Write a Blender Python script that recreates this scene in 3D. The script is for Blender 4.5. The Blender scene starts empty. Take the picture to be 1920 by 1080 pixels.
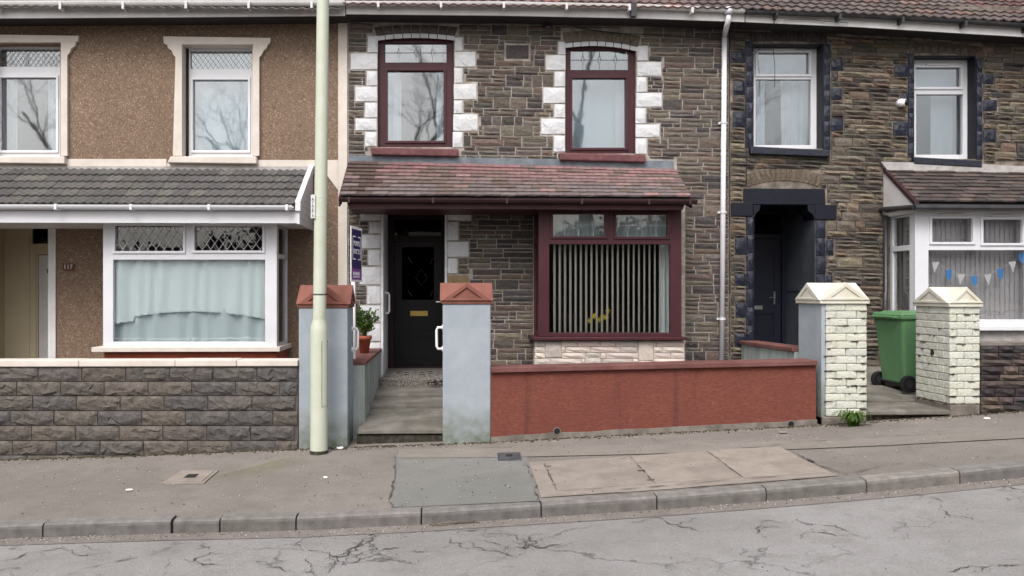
import bpy, math, random
from mathutils import Vector, Matrix, noise
random.seed(7)
R = math.radians
sc = bpy.context.scene
COL = sc.collection

# ------------------------------------------------------------------ camera, world, sun, exposure
F = 1490.0; CX0, CY0 = 874.0, 550.0; YAW = R(1.5); CAM = Vector((0, -11, 1.56))
cam = bpy.data.cameras.new('camera'); camo = bpy.data.objects.new('camera', cam); COL.objects.link(camo)
camo.location = CAM; camo.rotation_euler = (R(90), 0, -YAW)
cam.sensor_width = 36; cam.lens = F / 1920 * 36
cam.shift_x = (960 - CX0) / 1920; cam.shift_y = -(540 - CY0) / 1920
cam.clip_start = 0.05; cam.clip_end = 1000
sc.camera = camo

SUN_EL, SUN_AZ = R(52), R(200)          # azimuth: clockwise from +Y
world = bpy.data.worlds.new('World'); sc.world = world; world.use_nodes = True
nt = world.node_tree; bg = nt.nodes['Background']
sky = nt.nodes.new('ShaderNodeTexSky'); sky.sky_type = 'NISHITA'; sky.sun_disc = False
sky.sun_elevation = SUN_EL; sky.sun_rotation = SUN_AZ; sky.dust_density = 6; sky.air_density = 1.2; sky.ozone_density = 1
hs = nt.nodes.new('ShaderNodeHueSaturation'); hs.inputs['Saturation'].default_value = 0.28
nt.links.new(sky.outputs[0], hs.inputs['Color']); nt.links.new(hs.outputs[0], bg.inputs['Color'])
bg.inputs['Strength'].default_value = 0.15
sl = bpy.data.lights.new('sun', 'SUN'); sl.energy = 1.3; sl.angle = R(28); sl.color = (1, .975, .94)
so = bpy.data.objects.new('sun', sl); COL.objects.link(so); so.location = (-5, -20, 20)
sd = Vector((math.sin(SUN_AZ) * math.cos(SUN_EL), math.cos(SUN_AZ) * math.cos(SUN_EL), math.sin(SUN_EL)))
so.rotation_euler = sd.to_track_quat('Z', 'Y').to_euler()
sc.render.engine = 'CYCLES'
sc.view_settings.view_transform = 'Standard'; sc.view_settings.look = 'None'
sc.view_settings.exposure = 0.55; sc.view_settings.gamma = 1; sc.view_settings.use_curve_mapping = False

# ------------------------------------------------------------------ measuring helpers (photo pixel -> place)
def W(px, py, Y):
    u = (px - CX0) / F; v = (CY0 - py) / F
    t = (Y - CAM.y) / (math.cos(YAW) - math.sin(YAW) * u)
    return Vector((CAM.x + t * (math.sin(YAW) + math.cos(YAW) * u), Y, CAM.z + t * v))
def XP(px, Y): return W(px, 550, Y).x
def ZP(px, py, Y): return W(px, py, Y).z
def lerp(a, b, t): return a + (b - a) * t
def interp(tab, x):
    if x <= tab[0][0]:
        (a, b), (c, d) = tab[0], tab[3]
    elif x >= tab[-1][0]:
        (a, b), (c, d) = tab[-4], tab[-1]
    else:
        for i in range(len(tab) - 1):
            if tab[i][0] <= x <= tab[i + 1][0]:
                (a, b), (c, d) = tab[i], tab[i + 1]; break
    return b + (d - b) * (x - a) / (c - a)
YP = -2.7                                # front line of the garden walls
YK = -5.15                               # kerb face
BASE = [(w.x, w.z) for w in [W(x, y, YP) for x, y in ((0, 862), (280, 853), (560, 842), (925, 829), (1230, 813), (1530, 798), (1840, 777), (1920, 771))]]
KERB = [(w.x, w.z) for w in [W(x, y, YK) for x, y in ((0, 1011), (320, 1001), (555, 996), (790, 985), (1015, 971), (1230, 957), (1437, 941), (1625, 925), (1800, 908), (1920, 896))]]
def zbase(x): return interp(BASE, x)
def zroad(x, y=YK): return interp(KERB, x) + 0.02 * min(1, max(0, (YK - y) / 2.6)) - 0.02 * min(1, max(0, (YK - y - 2.6) / 2.6))
KH = 0.10
def zpav(x, y):
    t = (YP - y) / (YP - YK)
    return lerp(zbase(x), interp(KERB, x) + KH, t) if t > 0 else zbase(x) + .02 * t
def G(px, py, f=zpav):                    # pixel -> point on the pavement
    y = -4.0
    u = (px - CX0) / F; v = (CY0 - py) / F
    d = Vector((math.sin(YAW) + math.cos(YAW) * u, math.cos(YAW) - math.sin(YAW) * u, v))
    t = 6.0
    for _ in range(60):
        p = CAM + d * t
        t += (f(p.x, p.y) - p.z) / d.z * 0.8
    return CAM + d * t

# ------------------------------------------------------------------ materials
def S(r, g, b, k=1.0):
    f = lambda c: ((c / 255) / 12.92 if c / 255 <= .04045 else ((c / 255 + .055) / 1.055) ** 2.4) * k
    return (f(r), f(g), f(b))
def c4(c): return (c[0], c[1], c[2], 1)
class N:
    def __init__(s, name):
        s.m = bpy.data.materials.new(name); s.m.use_nodes = True; s.t = s.m.node_tree
        s.b = s.t.nodes['Principled BSDF']; s.tc = s.n('TexCoord')
    def n(s, t, **kw):
        x = s.t.nodes.new('ShaderNode' + t)
        for k, v in kw.items():
            if hasattr(x, k): setattr(x, k, v)
            else: x.inputs[k].default_value = v
        return x
    def l(s, a, b): s.t.links.new(a, b)
    def noise(s, scale, detail=5, rough=.6, vec=None, dist=0):
        x = s.n('TexNoise'); x.inputs['Scale'].default_value = scale; x.inputs['Detail'].default_value = detail
        x.inputs['Roughness'].default_value = rough; x.inputs['Distortion'].default_value = dist
        s.l(vec or s.tc.outputs['Object'], x.inputs['Vector']); return x.outputs['Fac']
    def ramp(s, fac, lo, hi, a=0., b=1.):
        x = s.n('MapRange'); x.inputs['From Min'].default_value = lo; x.inputs['From Max'].default_value = hi
        x.inputs['To Min'].default_value = a; x.inputs['To Max'].default_value = b
        s.l(fac, x.inputs['Value']); return x.outputs[0]
    def mix(s, fac, a, b, mode='MIX'):
        x = s.n('Mix'); x.data_type = 'RGBA'; x.blend_type = mode
        for sock, v in ((x.inputs[0], fac), (x.inputs[6], a), (x.inputs[7], b)):
            if isinstance(v, (int, float)): sock.default_value = v
            elif isinstance(v, tuple): sock.default_value = c4(v)
            else: s.l(v, sock)
        return x.outputs[2]
    def math(s, op, a, b=0.):
        x = s.n('Math'); x.operation = op
        for i, v in enumerate((a, b)):
            if isinstance(v, (int, float)): x.inputs[i].default_value = v
            else: s.l(v, x.inputs[i])
        return x.outputs[0]
    def bump(s, h, strength=.5, dist=.01, prev=None):
        x = s.n('Bump'); x.inputs['Strength'].default_value = strength; x.inputs['Distance'].default_value = dist
        s.l(h, x.inputs['Height'])
        if prev: s.l(prev, x.inputs['Normal'])
        return x.outputs[0]
    def out(s, col=None, nrm=None, rough=.8, spec=.3, **kw):
        if col is not None:
            if isinstance(col, tuple): s.b.inputs['Base Color'].default_value = c4(col)
            else: s.l(col, s.b.inputs['Base Color'])
        if nrm: s.l(nrm, s.b.inputs['Normal'])
        if isinstance(rough, (int, float)): s.b.inputs['Roughness'].default_value = rough
        else: s.l(rough, s.b.inputs['Roughness'])
        s.b.inputs['Specular IOR Level'].default_value = spec
        for k, v in kw.items(): s.b.inputs[k.replace('_', ' ')].default_value = v
        return s.m
def basic(name, col, col2=None, scale=6, amt=.5, rough=.7, bump=.3, bscale=60, bdist=.004, spec=.3, tint=False, ocol=False,
          stain=None, sscale=3, samt=.6, sthr=.52, sstretch=None):
    k = N(name)
    col2 = col2 or tuple(c * .72 for c in col)
    c = k.mix(k.ramp(k.noise(scale, 7, .65), .35, .65, 0, amt * 1.6), col, col2)
    if tint:
        a = k.n('Attribute'); a.attribute_name = 'tint'; c = k.mix(1., c, a.outputs['Color'], 'MULTIPLY')
    if ocol:
        a = k.n('ObjectInfo'); c = k.mix(1., c, a.outputs['Color'], 'MULTIPLY')
    if stain:
        vec = None
        if sstretch:
            mp = k.n('Mapping'); mp.inputs['Scale'].default_value = sstretch; k.l(k.tc.outputs['Object'], mp.inputs['Vector']); vec = mp.outputs[0]
        c = k.mix(k.ramp(k.noise(sscale, 8, .7, vec), sthr, sthr + .16, 0, samt), c, stain)
    nr = k.bump(k.noise(bscale, 6, .7), bump, bdist) if bump else None
    return k.out(c, nr, rough, spec)

mt = {}
mt['stone'] = basic('stone', (1, 1, 1), (.62, .61, .6), 22, .7, .9, .9, 45, .012, .2, tint=True, stain=S(60, 52, 48), sscale=14, samt=.45, sthr=.56)
mt['mortar_pale'] = basic('mortar_pale', S(174, 167, 160), S(134, 127, 120), 7, .8, .95, .5, 90, .004)
mt['mortar_brown'] = basic('mortar_brown', S(136, 126, 116), S(84, 76, 68), 5, .8, .95, .5, 90, .004)
mt['mortar_dark'] = basic('mortar_dark', S(62, 57, 54), S(40, 37, 35), 9, .7, .95, .5, 90, .004)
mt['white_quoin'] = basic('white_quoin', S(208, 208, 211), S(188, 188, 191), 8, .5, .65, .7, 18, .02, stain=S(120, 110, 105), sscale=11, samt=.5, sthr=.64)
mt['navy_paint'] = basic('navy_paint', S(25, 30, 49), S(17, 20, 34), 8, .6, .45, .8, 16, .02, .5, stain=S(86, 92, 106), sscale=16, samt=.35, sthr=.62)
mt['navy_smooth'] = basic('navy_smooth', S(20, 23, 37), S(14, 16, 26), 5, .5, .5, .15, 30, .003, .3)
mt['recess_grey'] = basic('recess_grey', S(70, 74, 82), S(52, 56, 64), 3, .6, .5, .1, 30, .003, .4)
mt['maroon'] = basic('maroon', S(70, 36, 42), S(60, 30, 36), 4, .5, .45, .08, 40, .002, .3)
mt['sill_red'] = basic('sill_red', S(116, 76, 78), S(90, 56, 59), 9, .7, .7, .8, 30, .012)
mt['upvc'] = basic('upvc', S(212, 212, 217), S(204, 204, 209), 3, .5, .3, 0, spec=.5)
mt['upvc_dirty'] = basic('upvc_dirty', S(210, 208, 208), S(192, 189, 187), 3, .6, .45, .1, 30, .002, .4, stain=S(140, 134, 128), sscale=7, samt=.5, sthr=.6)
mt['trim_cream'] = basic('trim_cream', S(208, 199, 190), S(192, 182, 173), 4, .5, .7, .25, 30, .004, stain=S(170, 150, 140), sscale=5, samt=.4, sthr=.6)
mt['cream_wall'] = basic('cream_wall', S(196, 184, 158), S(184, 172, 146), 2, .5, .6, .15, 40, .003)
mt['lead_flashing'] = basic('lead_flashing', S(118, 124, 132), S(92, 98, 106), 5, .7, .55, .4, 14, .008)
mt['cement_flashing'] = basic('cement_flashing', S(178, 172, 170), S(150, 146, 144), 5, .7, .85, .4, 24, .006, stain=S(100, 98, 98), sscale=8, samt=.5)
mt['lead_came'] = basic('lead_came', S(120, 122, 126), None, 5, .3, .5, 0)
mt['lead_came_pale'] = basic('lead_came_pale', S(196, 198, 202), None, 5, .3, .5, 0)
mt['tile_grey'] = basic('tile_grey', (1, 1, 1), (.65, .65, .65), 14, .7, .92, .6, 80, .005, .2, ocol=True, stain=S(132, 132, 124, .8), sscale=22, samt=.35, sthr=.62)
mt['tile_clay'] = basic('tile_clay', (1, 1, 1), (.6, .62, .62), 12, .7, .9, .5, 60, .004, .25, ocol=True, stain=S(104, 104, 90), sscale=9, samt=.45, sthr=.58)
mt['tile_joined'] = basic('tile_joined', (1, 1, 1), (.6, .6, .6), 12, .7, .97, .5, 60, .004, .08, tint=True)
mt['grey_render'] = basic('grey_render', S(155, 162, 169), S(140, 148, 156), 2.2, .8, .85, .35, 55, .004, stain=S(112, 116, 104), sscale=2.6, samt=.55, sthr=.58, sstretch=(1, 1, .35))
mt['cap_red'] = basic('cap_red', S(129, 84, 73), S(112, 70, 61), 5, .6, .85, .3, 50, .003, stain=S(176, 138, 128), sscale=6, samt=.4, sthr=.6)
mt['coping_red'] = basic('coping_red', S(116, 78, 74), S(96, 60, 57), 4, .7, .75, .35, 40, .004, stain=S(90, 70, 62), sscale=6, samt=.5)
mt['cream_paint'] = basic('cream_paint', S(206, 206, 201), S(196, 197, 184), 5, .7, .75, 1., 16, .03, tint=True, stain=S(104, 99, 84), sscale=7, samt=.8, sthr=.59, sstretch=(1, 1, 3.2))
mt['cream_cap'] = basic('cream_cap', S(208, 205, 195), S(194, 189, 172), 4, .7, .75, .35, 30, .005, stain=S(124, 116, 96), sscale=8, samt=.5, sthr=.63)
mt['block'] = basic('rock_faced_block', (1, 1, 1), (.6, .6, .6), 12, .7, .92, 1., 26, .02, .2, tint=True, stain=S(46, 44, 44), sscale=9, samt=.5, sthr=.55)
mt['cladding'] = basic('cladding_stone', (1, 1, 1), (.85, .84, .82), 14, .6, .8, .6, 40, .006, .25, tint=True)
mt['concrete'] = basic('concrete', S(150, 142, 134, .75), S(112, 104, 98, .75), 5, .7, .92, .5, 120, .003, stain=S(70, 72, 58), sscale=4, samt=.6, sthr=.55)
mt['path_concrete'] = basic('path_concrete', S(146, 140, 133, .72), S(120, 115, 108, .7), 4, .8, .92, .7, 110, .005, stain=S(76, 78, 54, .8), sscale=2.6, samt=.5, sthr=.52)
mt['terrazzo'] = basic('terrazzo', S(180, 172, 164, .8), S(70, 66, 62), 70, .9, .6, .1, 90, .001)
mt['kerb'] = basic('kerb_concrete', S(156, 151, 147, .62), S(128, 124, 121, .62), 9, .7, .9, .6, 150, .003, tint=True, stain=S(84, 80, 76, .8), sscale=5, samt=.5, sthr=.56)
mt['cover_slab'] = basic('cover_slab', S(180, 168, 158, .6), S(160, 149, 140, .6), 4, .7, .9, .35, 130, .002, tint=True, stain=S(120, 108, 100, .7), sscale=3, samt=.5, sthr=.56)
mt['iron'] = basic('cast_iron', S(96, 98, 104, .7), S(70, 72, 78, .7), 20, .6, .6, .6, 60, .004)
mt['crack'] = basic('crack_dirt', S(128, 120, 115, .5), S(96, 90, 86, .5), 12, .8, .95, .3, 60, .004)
mt['dark_gap'] = basic('dark_joint', S(44, 40, 38), None, 20, .5, .95, .3, 60, .004)
mt['terracotta'] = basic('terracotta', S(164, 92, 70), S(140, 76, 58), 12, .6, .8, .2, 50, .002)
mt['post_paint'] = basic('post_paint', S(192, 195, 181), S(182, 187, 168), 3, .7, .4, .1, 20, .002, .45, stain=S(160, 166, 130), sscale=3.4, samt=.45, sthr=.56, sstretch=(1, 1, .3))
mt['brass'] = N('brass').out(S(196, 168, 96), None, .35, .5, Metallic=.7)
mt['steel'] = N('steel').out((.6, .6, .6), None, .3, .5, Metallic=1.)
mt['black_plastic'] = basic('black_plastic', (.012, .012, .014), None, 5, .4, .45, .1, 40, .002, .5)
mt['gutter_black'] = basic('gutter_black', S(36, 36, 40), S(58, 56, 58), 6, .6, .4, .1, 30, .002, .5)
mt['gutter_brown'] = basic('gutter_brown', S(58, 34, 36), S(44, 26, 30), 5, .5, .4, .1, 30, .002, .5)
mt['door_black'] = basic('door_dark', S(17, 13, 16), S(12, 10, 12), 4, .5, .4, .05, 30, .001, .3)
mt['interior'] = basic('interior_plaster', S(120, 112, 104), None, 2, .4, .9, 0)
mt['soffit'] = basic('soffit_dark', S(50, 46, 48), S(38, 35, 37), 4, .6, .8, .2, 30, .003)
mt['bin_green'] = basic('bin_green', S(90, 128, 88), S(80, 116, 80), 3, .5, .45, .1, 60, .001, .4)
mt['leaf'] = basic('leaf_green', S(96, 128, 50, .8), S(56, 84, 30, .8), 12, .9, .6, 0, tint=True)
mt['dead_leaf'] = basic('dead_leaf', S(70, 44, 34), S(44, 30, 24), 12, .9, .8, 0, tint=True)
mt['bark'] = basic('bark', S(118, 110, 102), S(84, 78, 72), 12, .7, .95, .6, 30, .02)
mt['pebble'] = basic('pebble', (1, 1, 1), (.7, .7, .7), 30, .5, .9, .2, 80, .002, tint=True)
mt['yellow'] = N('petal_yellow').out(S(236, 214, 40), None, .6)
mt['plastic_white'] = N('plastic_white').out(S(238, 236, 238), None, .35, .5)
mt['slat'] = N('blind_slat').out(S(240, 237, 230), None, .8)
mt['slat_grey'] = N('blind_slat_grey').out(S(196, 194, 196), None, .8)
mt['sign_navy'] = N('sign_navy').out(S(52, 38, 92), None, .4)
mt['sign_purple'] = N('sign_purple').out(S(128, 66, 148), None, .4)
mt['blue'] = N('bunting_blue').out(S(96, 160, 226), None, .7)
mt['plate_grey'] = N('plate_grey').out(S(196, 200, 200), None, .5)
mt['plate_brown'] = N('plate_brown').out(S(92, 52, 36), None, .5)
mt['ink'] = N('ink').out((.02, .02, .02), None, .6)
mt['wire'] = N('cable').out((.03, .03, .03), None, .6)
mt['under_sill_red'] = basic('brick_red_paint', S(150, 78, 58), S(128, 62, 46), 6, .6, .8, .3, 50, .003)

def mk_glass(name, fac, tintc=(1, 1, 1), ro=.012):
    k = N(name); t = k.t
    tr = k.n('BsdfTransparent'); tr.inputs[0].default_value = c4(tintc)
    gl = k.n('BsdfGlossy'); gl.inputs['Roughness'].default_value = ro
    wob = k.bump(k.noise(2.2, 2, .5), .05 if ro > .02 else .1, .02); k.l(wob, gl.inputs['Normal'])
    fr = k.n('Fresnel'); fr.inputs['IOR'].default_value = 1.5
    f = k.math('ADD', k.math('MULTIPLY', fr.outputs[0], .6), fac)
    mx = k.n('MixShader'); k.l(f, mx.inputs[0]); k.l(tr.outputs[0], mx.inputs[1]); k.l(gl.outputs[0], mx.inputs[2])
    k.l(mx.outputs[0], t.nodes['Material Output'].inputs[0]); return k.m
mt['glass'] = mk_glass('window_glass', .07); mt['glass_coated'] = mk_glass('coated_window_glass', .2, (.93, .97, 1), .03)
mt['glass_dark'] = mk_glass('door_glass', -.01, (.25, .25, .25))
def mk_cloth(name, c, tr=.35):
    k = N(name); d = k.n('BsdfDiffuse'); d.inputs[0].default_value = c4(c)
    t2 = k.n('BsdfTranslucent'); t2.inputs[0].default_value = c4(c)
    mx = k.n('MixShader'); mx.inputs[0].default_value = tr; k.l(d.outputs[0], mx.inputs[1]); k.l(t2.outputs[0], mx.inputs[2])
    k.l(mx.outputs[0], k.t.nodes['Material Output'].inputs[0]); return k.m
mt['net'] = mk_cloth('net_curtain', S(236, 250, 252), .06)
mt['net2'] = mk_cloth('net_curtain_grey', S(216, 232, 236), .08)
mt['net_white'] = mk_cloth('net_curtain_white', S(238, 240, 242), .15)

# pebbledash
k = N('pebbledash')
vo = k.n('TexVoronoi'); vo.inputs['Scale'].default_value = 75; k.l(k.tc.outputs['Object'], vo.inputs['Vector'])
sep = k.n('SeparateColor'); k.l(vo.outputs['Color'], sep.inputs[0])
c = k.mix(k.ramp(sep.outputs[0], 0, 1), S(114, 95, 81), S(133, 113, 97))
c = k.mix(k.ramp(sep.outputs[1], .9, .94, 0, .6), c, S(180, 160, 140))
c = k.mix(k.ramp(sep.outputs[2], .9, .94, 0, .7), c, S(78, 62, 52))
c = k.mix(k.ramp(k.noise(1.3, 5, .6), .4, .65, 0, .35), c, S(104, 86, 72))
mt['pebbledash'] = k.out(c, k.bump(vo.outputs['Distance'], .6, .008), .9, .2)
# red rendered wall, rough trowelled
k = N('red_render')
mp = k.n('Mapping'); mp.inputs['Scale'].default_value = (1, 1, 2.2); k.l(k.tc.outputs['Object'], mp.inputs['Vector'])
n1 = k.noise(24, 6, .65, mp.outputs[0])
c = k.mix(k.ramp(n1, .35, .65), S(103, 60, 51), S(121, 72, 62))
c = k.mix(k.ramp(k.noise(2.3, 6, .6), .42, .68, 0, .6), c, S(104, 60, 55))
mp2 = k.n('Mapping'); mp2.inputs['Scale'].default_value = (5, 1, .3); k.l(k.tc.outputs['Object'], mp2.inputs['Vector'])
c = k.mix(k.ramp(k.noise(1.4, 5, .6, mp2.outputs[0]), .58, .72, 0, .5), c, S(74, 50, 46))
c = k.mix(k.ramp(k.noise(6, 8, .75), .62, .74, 0, .5), c, S(150, 112, 98))
mt['red_render'] = k.out(c, k.bump(n1, .6, .010), .92, .15)
def algae(name, c1, c2, col, z0, z1, amt):
    k = N(name); c = k.mix(k.ramp(k.noise(2.2, 7, .65), .35, .65), c1, c2)
    sp = k.n('SeparateXYZ'); k.l(k.tc.outputs['Object'], sp.inputs[0])
    hgt = k.math('ADD', sp.outputs[2], k.math('MULTIPLY', k.noise(5, 7, .7), .5))
    c = k.mix(k.math('MULTIPLY', k.ramp(hgt, z0, z1, amt, 0), k.ramp(k.noise(9, 6, .7), .3, .6, .45, 1)), c, col)
    c = k.mix(k.ramp(k.noise(3.1, 8, .7), .58, .72, 0, .4), c, S(118, 122, 122))
    return k.out(c, k.bump(k.noise(55, 6, .7), .4, .004), .85, .25)
mt['grey_render'] = algae('grey_render_algae', S(155, 162, 169), S(140, 148, 156), S(92, 98, 76), .5, .98, .9)
# green-stained grey side wall
mt['grey_wall_stained'] = basic('grey_wall_stained', S(168, 176, 178), S(146, 154, 152), 3, .7, .85, .3, 40, .004, stain=S(104, 108, 84), sscale=2.2, samt=.75, sthr=.5, sstretch=(3, 3, .3))

def ground_mat(name, c1, c2, c3, cracks=0., gran=1., crackmask=.55, cscale=1.1):
    k = N(name); P = k.tc.outputs['Object']
    big = k.noise(.55, 6, .6); mid = k.noise(3.5, 7, .7); fine = k.noise(110, 3, .7); fine2 = k.noise(45, 5, .75)
    c = k.mix(k.ramp(big, .38, .64), c1, c2)
    c = k.mix(k.ramp(mid, .45, .7, 0, .55), c, c3)
    c = k.mix(k.ramp(fine, .5, .72, 0, .45 * gran), c, tuple(x * .45 for x in c1))
    c = k.mix(k.ramp(fine2, .56, .74, 0, .35 * gran), c, tuple(min(1, x * 1.5) for x in c1))
    h = k.math('ADD', k.math('MULTIPLY', fine, .6), fine2)
    nr = k.bump(h, .6 * gran, .006)
    if cracks:
        dn = k.n('TexNoise'); dn.inputs['Scale'].default_value = 3.0; dn.inputs['Detail'].default_value = 8; dn.inputs['Roughness'].default_value = .7; k.l(P, dn.inputs['Vector'])
        ad = k.n('VectorMath'); ad.operation = 'MULTIPLY_ADD'; k.l(dn.outputs['Color'], ad.inputs[0]); ad.inputs[1].default_value = (.5, .5, 0); k.l(P, ad.inputs[2])
        tot = None
        for sc_, w_, m_, off in ((cscale, .016, crackmask, 0.), (cscale * 3.2, .03, crackmask + .05, 7.)):
            v = k.n('TexVoronoi'); v.feature = 'DISTANCE_TO_EDGE'; v.inputs['Scale'].default_value = sc_; k.l(ad.outputs[0], v.inputs['Vector'])
            line = k.ramp(v.outputs['Distance'], 0, w_, 1, 0)
            mpp = k.n('Mapping'); mpp.inputs['Location'].default_value = (off, off, 0); k.l(P, mpp.inputs['Vector'])
            mask = k.ramp(k.noise(.75, 3, .6, mpp.outputs[0]), m_ - .05, m_ + .06)
            ln = k.math('MULTIPLY', line, mask)
            tot = ln if tot is None else k.math('MAXIMUM', tot, ln)
        brk = k.ramp(k.noise(11, 4, .7), .35, .6, .25, 1)
        tot = k.math('MULTIPLY', tot, brk)
        c = k.mix(k.math('MULTIPLY', tot, cracks), c, tuple(x * .28 for x in c1))
        nr = k.bump(k.math('SUBTRACT', 1., tot), .8, .012, nr)
    return k.out(c, nr, .92, .2)
mt['road'] = ground_mat('worn_asphalt', S(184, 181, 180, .58), S(168, 164, 162, .56), S(150, 146, 143, .56), .7, 1.7)
mt['pavement'] = ground_mat('pavement_tarmac', S(156, 148, 142, .70), S(140, 133, 127, .70), S(122, 115, 109, .66), 0, 2.1)
mt['patch'] = ground_mat('pavement_patch', S(150, 148, 144, .66), S(140, 140, 136, .66), S(128, 126, 121, .64), 0, 1.6)
mt['trench'] = ground_mat('pavement_trench', S(156, 149, 142, .68), S(148, 140, 133, .68), S(130, 124, 116, .66), 0, .9)
mt['grass'] = ground_mat('rough_grass', S(62, 66, 40, .6), S(50, 50, 34, .6), S(70, 62, 44, .6), 0, 1.)
mt['gutter_grit'] = ground_mat('gutter_grit', S(158, 150, 144, .55), S(172, 162, 156, .55), S(132, 124, 118, .5), 0, 1.6)

# ------------------------------------------------------------------ object helpers
ORG = {}
def put(o, parent, world_loc):
    COL.objects.link(o)
    if parent is not None:
        o.parent = parent; o.location = world_loc - ORG[parent.name]
    else: o.location = world_loc
    ORG[o.name] = world_loc.copy()
    return o
def meta(o, label=None, cat=None, group=None, kind=None):
    if label: o['label'] = label
    if cat: o['category'] = cat
    if group: o['group'] = group
    if kind: o['kind'] = kind
    return o
def thing(name, loc, label, cat, group=None):
    o = bpy.data.objects.new(name, None); o.empty_display_size = .1
    put(o, None, Vector(loc)); return meta(o, label, cat, group)
class MB:
    def __init__(s): s.v = []; s.f = []; s.t = []; s.m = []
    def add(s, vs, fs, tint=(1, 1, 1), m=0):
        b = len(s.v); s.v += [Vector(v) for v in vs]
        for f in fs: s.f.append(tuple(b + i for i in f)); s.t.append(tint); s.m.append(m)
        return s
    def box(s, x0, x1, y0, y1, z0, z1, tint=(1, 1, 1), m=0):
        return s.hexa([(x0, y0, z0), (x1, y0, z0), (x1, y0, z1), (x0, y0, z1)], [(x0, y1, z0), (x1, y1, z0), (x1, y1, z1), (x0, y1, z1)], tint, m)
    def hexa(s, a, b, tint=(1, 1, 1), m=0):            # a: front loop, b: back loop
        n = len(a)
        fs = [tuple(range(n)), tuple(range(2 * n - 1, n - 1, -1))] + [((i + 1) % n, i, n + i, n + (i + 1) % n) for i in range(n)]
        return s.add(list(a) + list(b), fs, tint, m)
    def pq(s, pts, Yf, Yb, tint=(1, 1, 1), m=0):      # polygon measured on plane Yf, extruded straight back to Yb
        a = [W(x, y, Yf) for x, y in pts]
        a = a[::-1]
        return s.hexa(a, [Vector((p.x, Yb, p.z)) for p in a], tint, m)
    def pr(s, x0, y0, x1, y1, Yf, Yb, tint=(1, 1, 1), m=0):
        return s.pq([(x0, y0), (x1, y0), (x1, y1), (x0, y1)], Yf, Yb, tint, m)
    def tube(s, path, r, n=8, tint=(1, 1, 1), cap=True, m=0):
        path = [Vector(p) for p in path]; rings = []
        up = None
        for i, p in enumerate(path):
            d = (path[min(i + 1, len(path) - 1)] - path[max(i - 1, 0)]).normalized()
            if up is None: up = d.orthogonal().normalized()
            up = (up - d * up.dot(d)).normalized(); w = d.cross(up)
            rr = r[i] if isinstance(r, (list, tuple)) else r
            rings.append([p + (up * math.cos(a) + w * math.sin(a)) * rr for a in [2 * math.pi * j / n for j in range(n)]])
        vs = [q for g in rings for q in g]; fs = []
        for i in range(len(rings) - 1):
            for j in range(n): fs.append((i * n + j, i * n + (j + 1) % n, (i + 1) * n + (j + 1) % n, (i + 1) * n + j))
        if cap: fs += [tuple(range(n - 1, -1, -1)), tuple((len(rings) - 1) * n + j for j in range(n))]
        return s.add(vs, fs, tint, m)
    def rev(s, cx, cy, prof, n=24, tint=(1, 1, 1), m=0):
        vs = [(cx + r * math.cos(2 * math.pi * j / n), cy + r * math.sin(2 * math.pi * j / n), z) for r, z in prof for j in range(n)]
        fs = [(i * n + j, i * n + (j + 1) % n, (i + 1) * n + (j + 1) % n, (i + 1) * n + j) for i in range(len(prof) - 1) for j in range(n)]
        fs += [tuple(range(n - 1, -1, -1)), tuple((len(prof) - 1) * n + j for j in range(n))]
        return s.add(vs, fs, tint, m)
    def holed(s, outer, holes, Yf, Yb, warp=None, world=False, tint=(1, 1, 1)):
        # flat panel with rectangular holes; outer/holes (x0,y0,x1,y1) in photo pixels or, if world, in metres (x0,z1,x1,z0)
        xs = sorted(set([outer[0], outer[2]] + [v for h in holes for v in (h[0], h[2]) if outer[0] < v < outer[2]]))
        ys = sorted(set([outer[1], outer[3]] + [v for h in holes for v in (h[1], h[3]) if outer[1] < v < outer[3]]))
        def mp(x, y):
            if warp: x, y = warp(x, y)
            if world: return Vector((x, Yf, y))
            return W(x, y, Yf)
        def solid(i, j):
            if i < 0 or j < 0 or i >= len(xs) - 1 or j >= len(ys) - 1: return False
            x = (xs[i] + xs[i + 1]) / 2; y = (ys[j] + ys[j + 1]) / 2
            return not any(h[0] < x < h[2] and h[1] < y < h[3] for h in holes)
        fv = {}; 
        def vid(i, j, back):
            kk = (i, j, back)
            if kk not in fv:
                p = mp(xs[i], ys[j]); fv[kk] = len(s.v); s.v.append(Vector((p.x, Yb if back else Yf, p.z)))
            return fv[kk]
        def face(*ids): s.f.append(ids); s.t.append(tint); s.m.append(0)
        for i in range(len(xs) - 1):
            for j in range(len(ys) - 1):
                if not solid(i, j): continue
                face(vid(i, j, 0), vid(i + 1, j, 0), vid(i + 1, j + 1, 0), vid(i, j + 1, 0))
                face(vid(i, j + 1, 1), vid(i + 1, j + 1, 1), vid(i + 1, j, 1), vid(i, j, 1))
                if not solid(i - 1, j): face(vid(i, j, 0), vid(i, j + 1, 0), vid(i, j + 1, 1), vid(i, j, 1))
                if not solid(i + 1, j): face(vid(i + 1, j + 1, 0), vid(i + 1, j, 0), vid(i + 1, j, 1), vid(i + 1, j + 1, 1))
                if not solid(i, j - 1): face(vid(i + 1, j, 0), vid(i, j, 0), vid(i, j, 1), vid(i + 1, j, 1))
                if not solid(i, j + 1): face(vid(i, j + 1, 0), vid(i + 1, j + 1, 0), vid(i + 1, j + 1, 1), vid(i, j + 1, 1))
        return s
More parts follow.
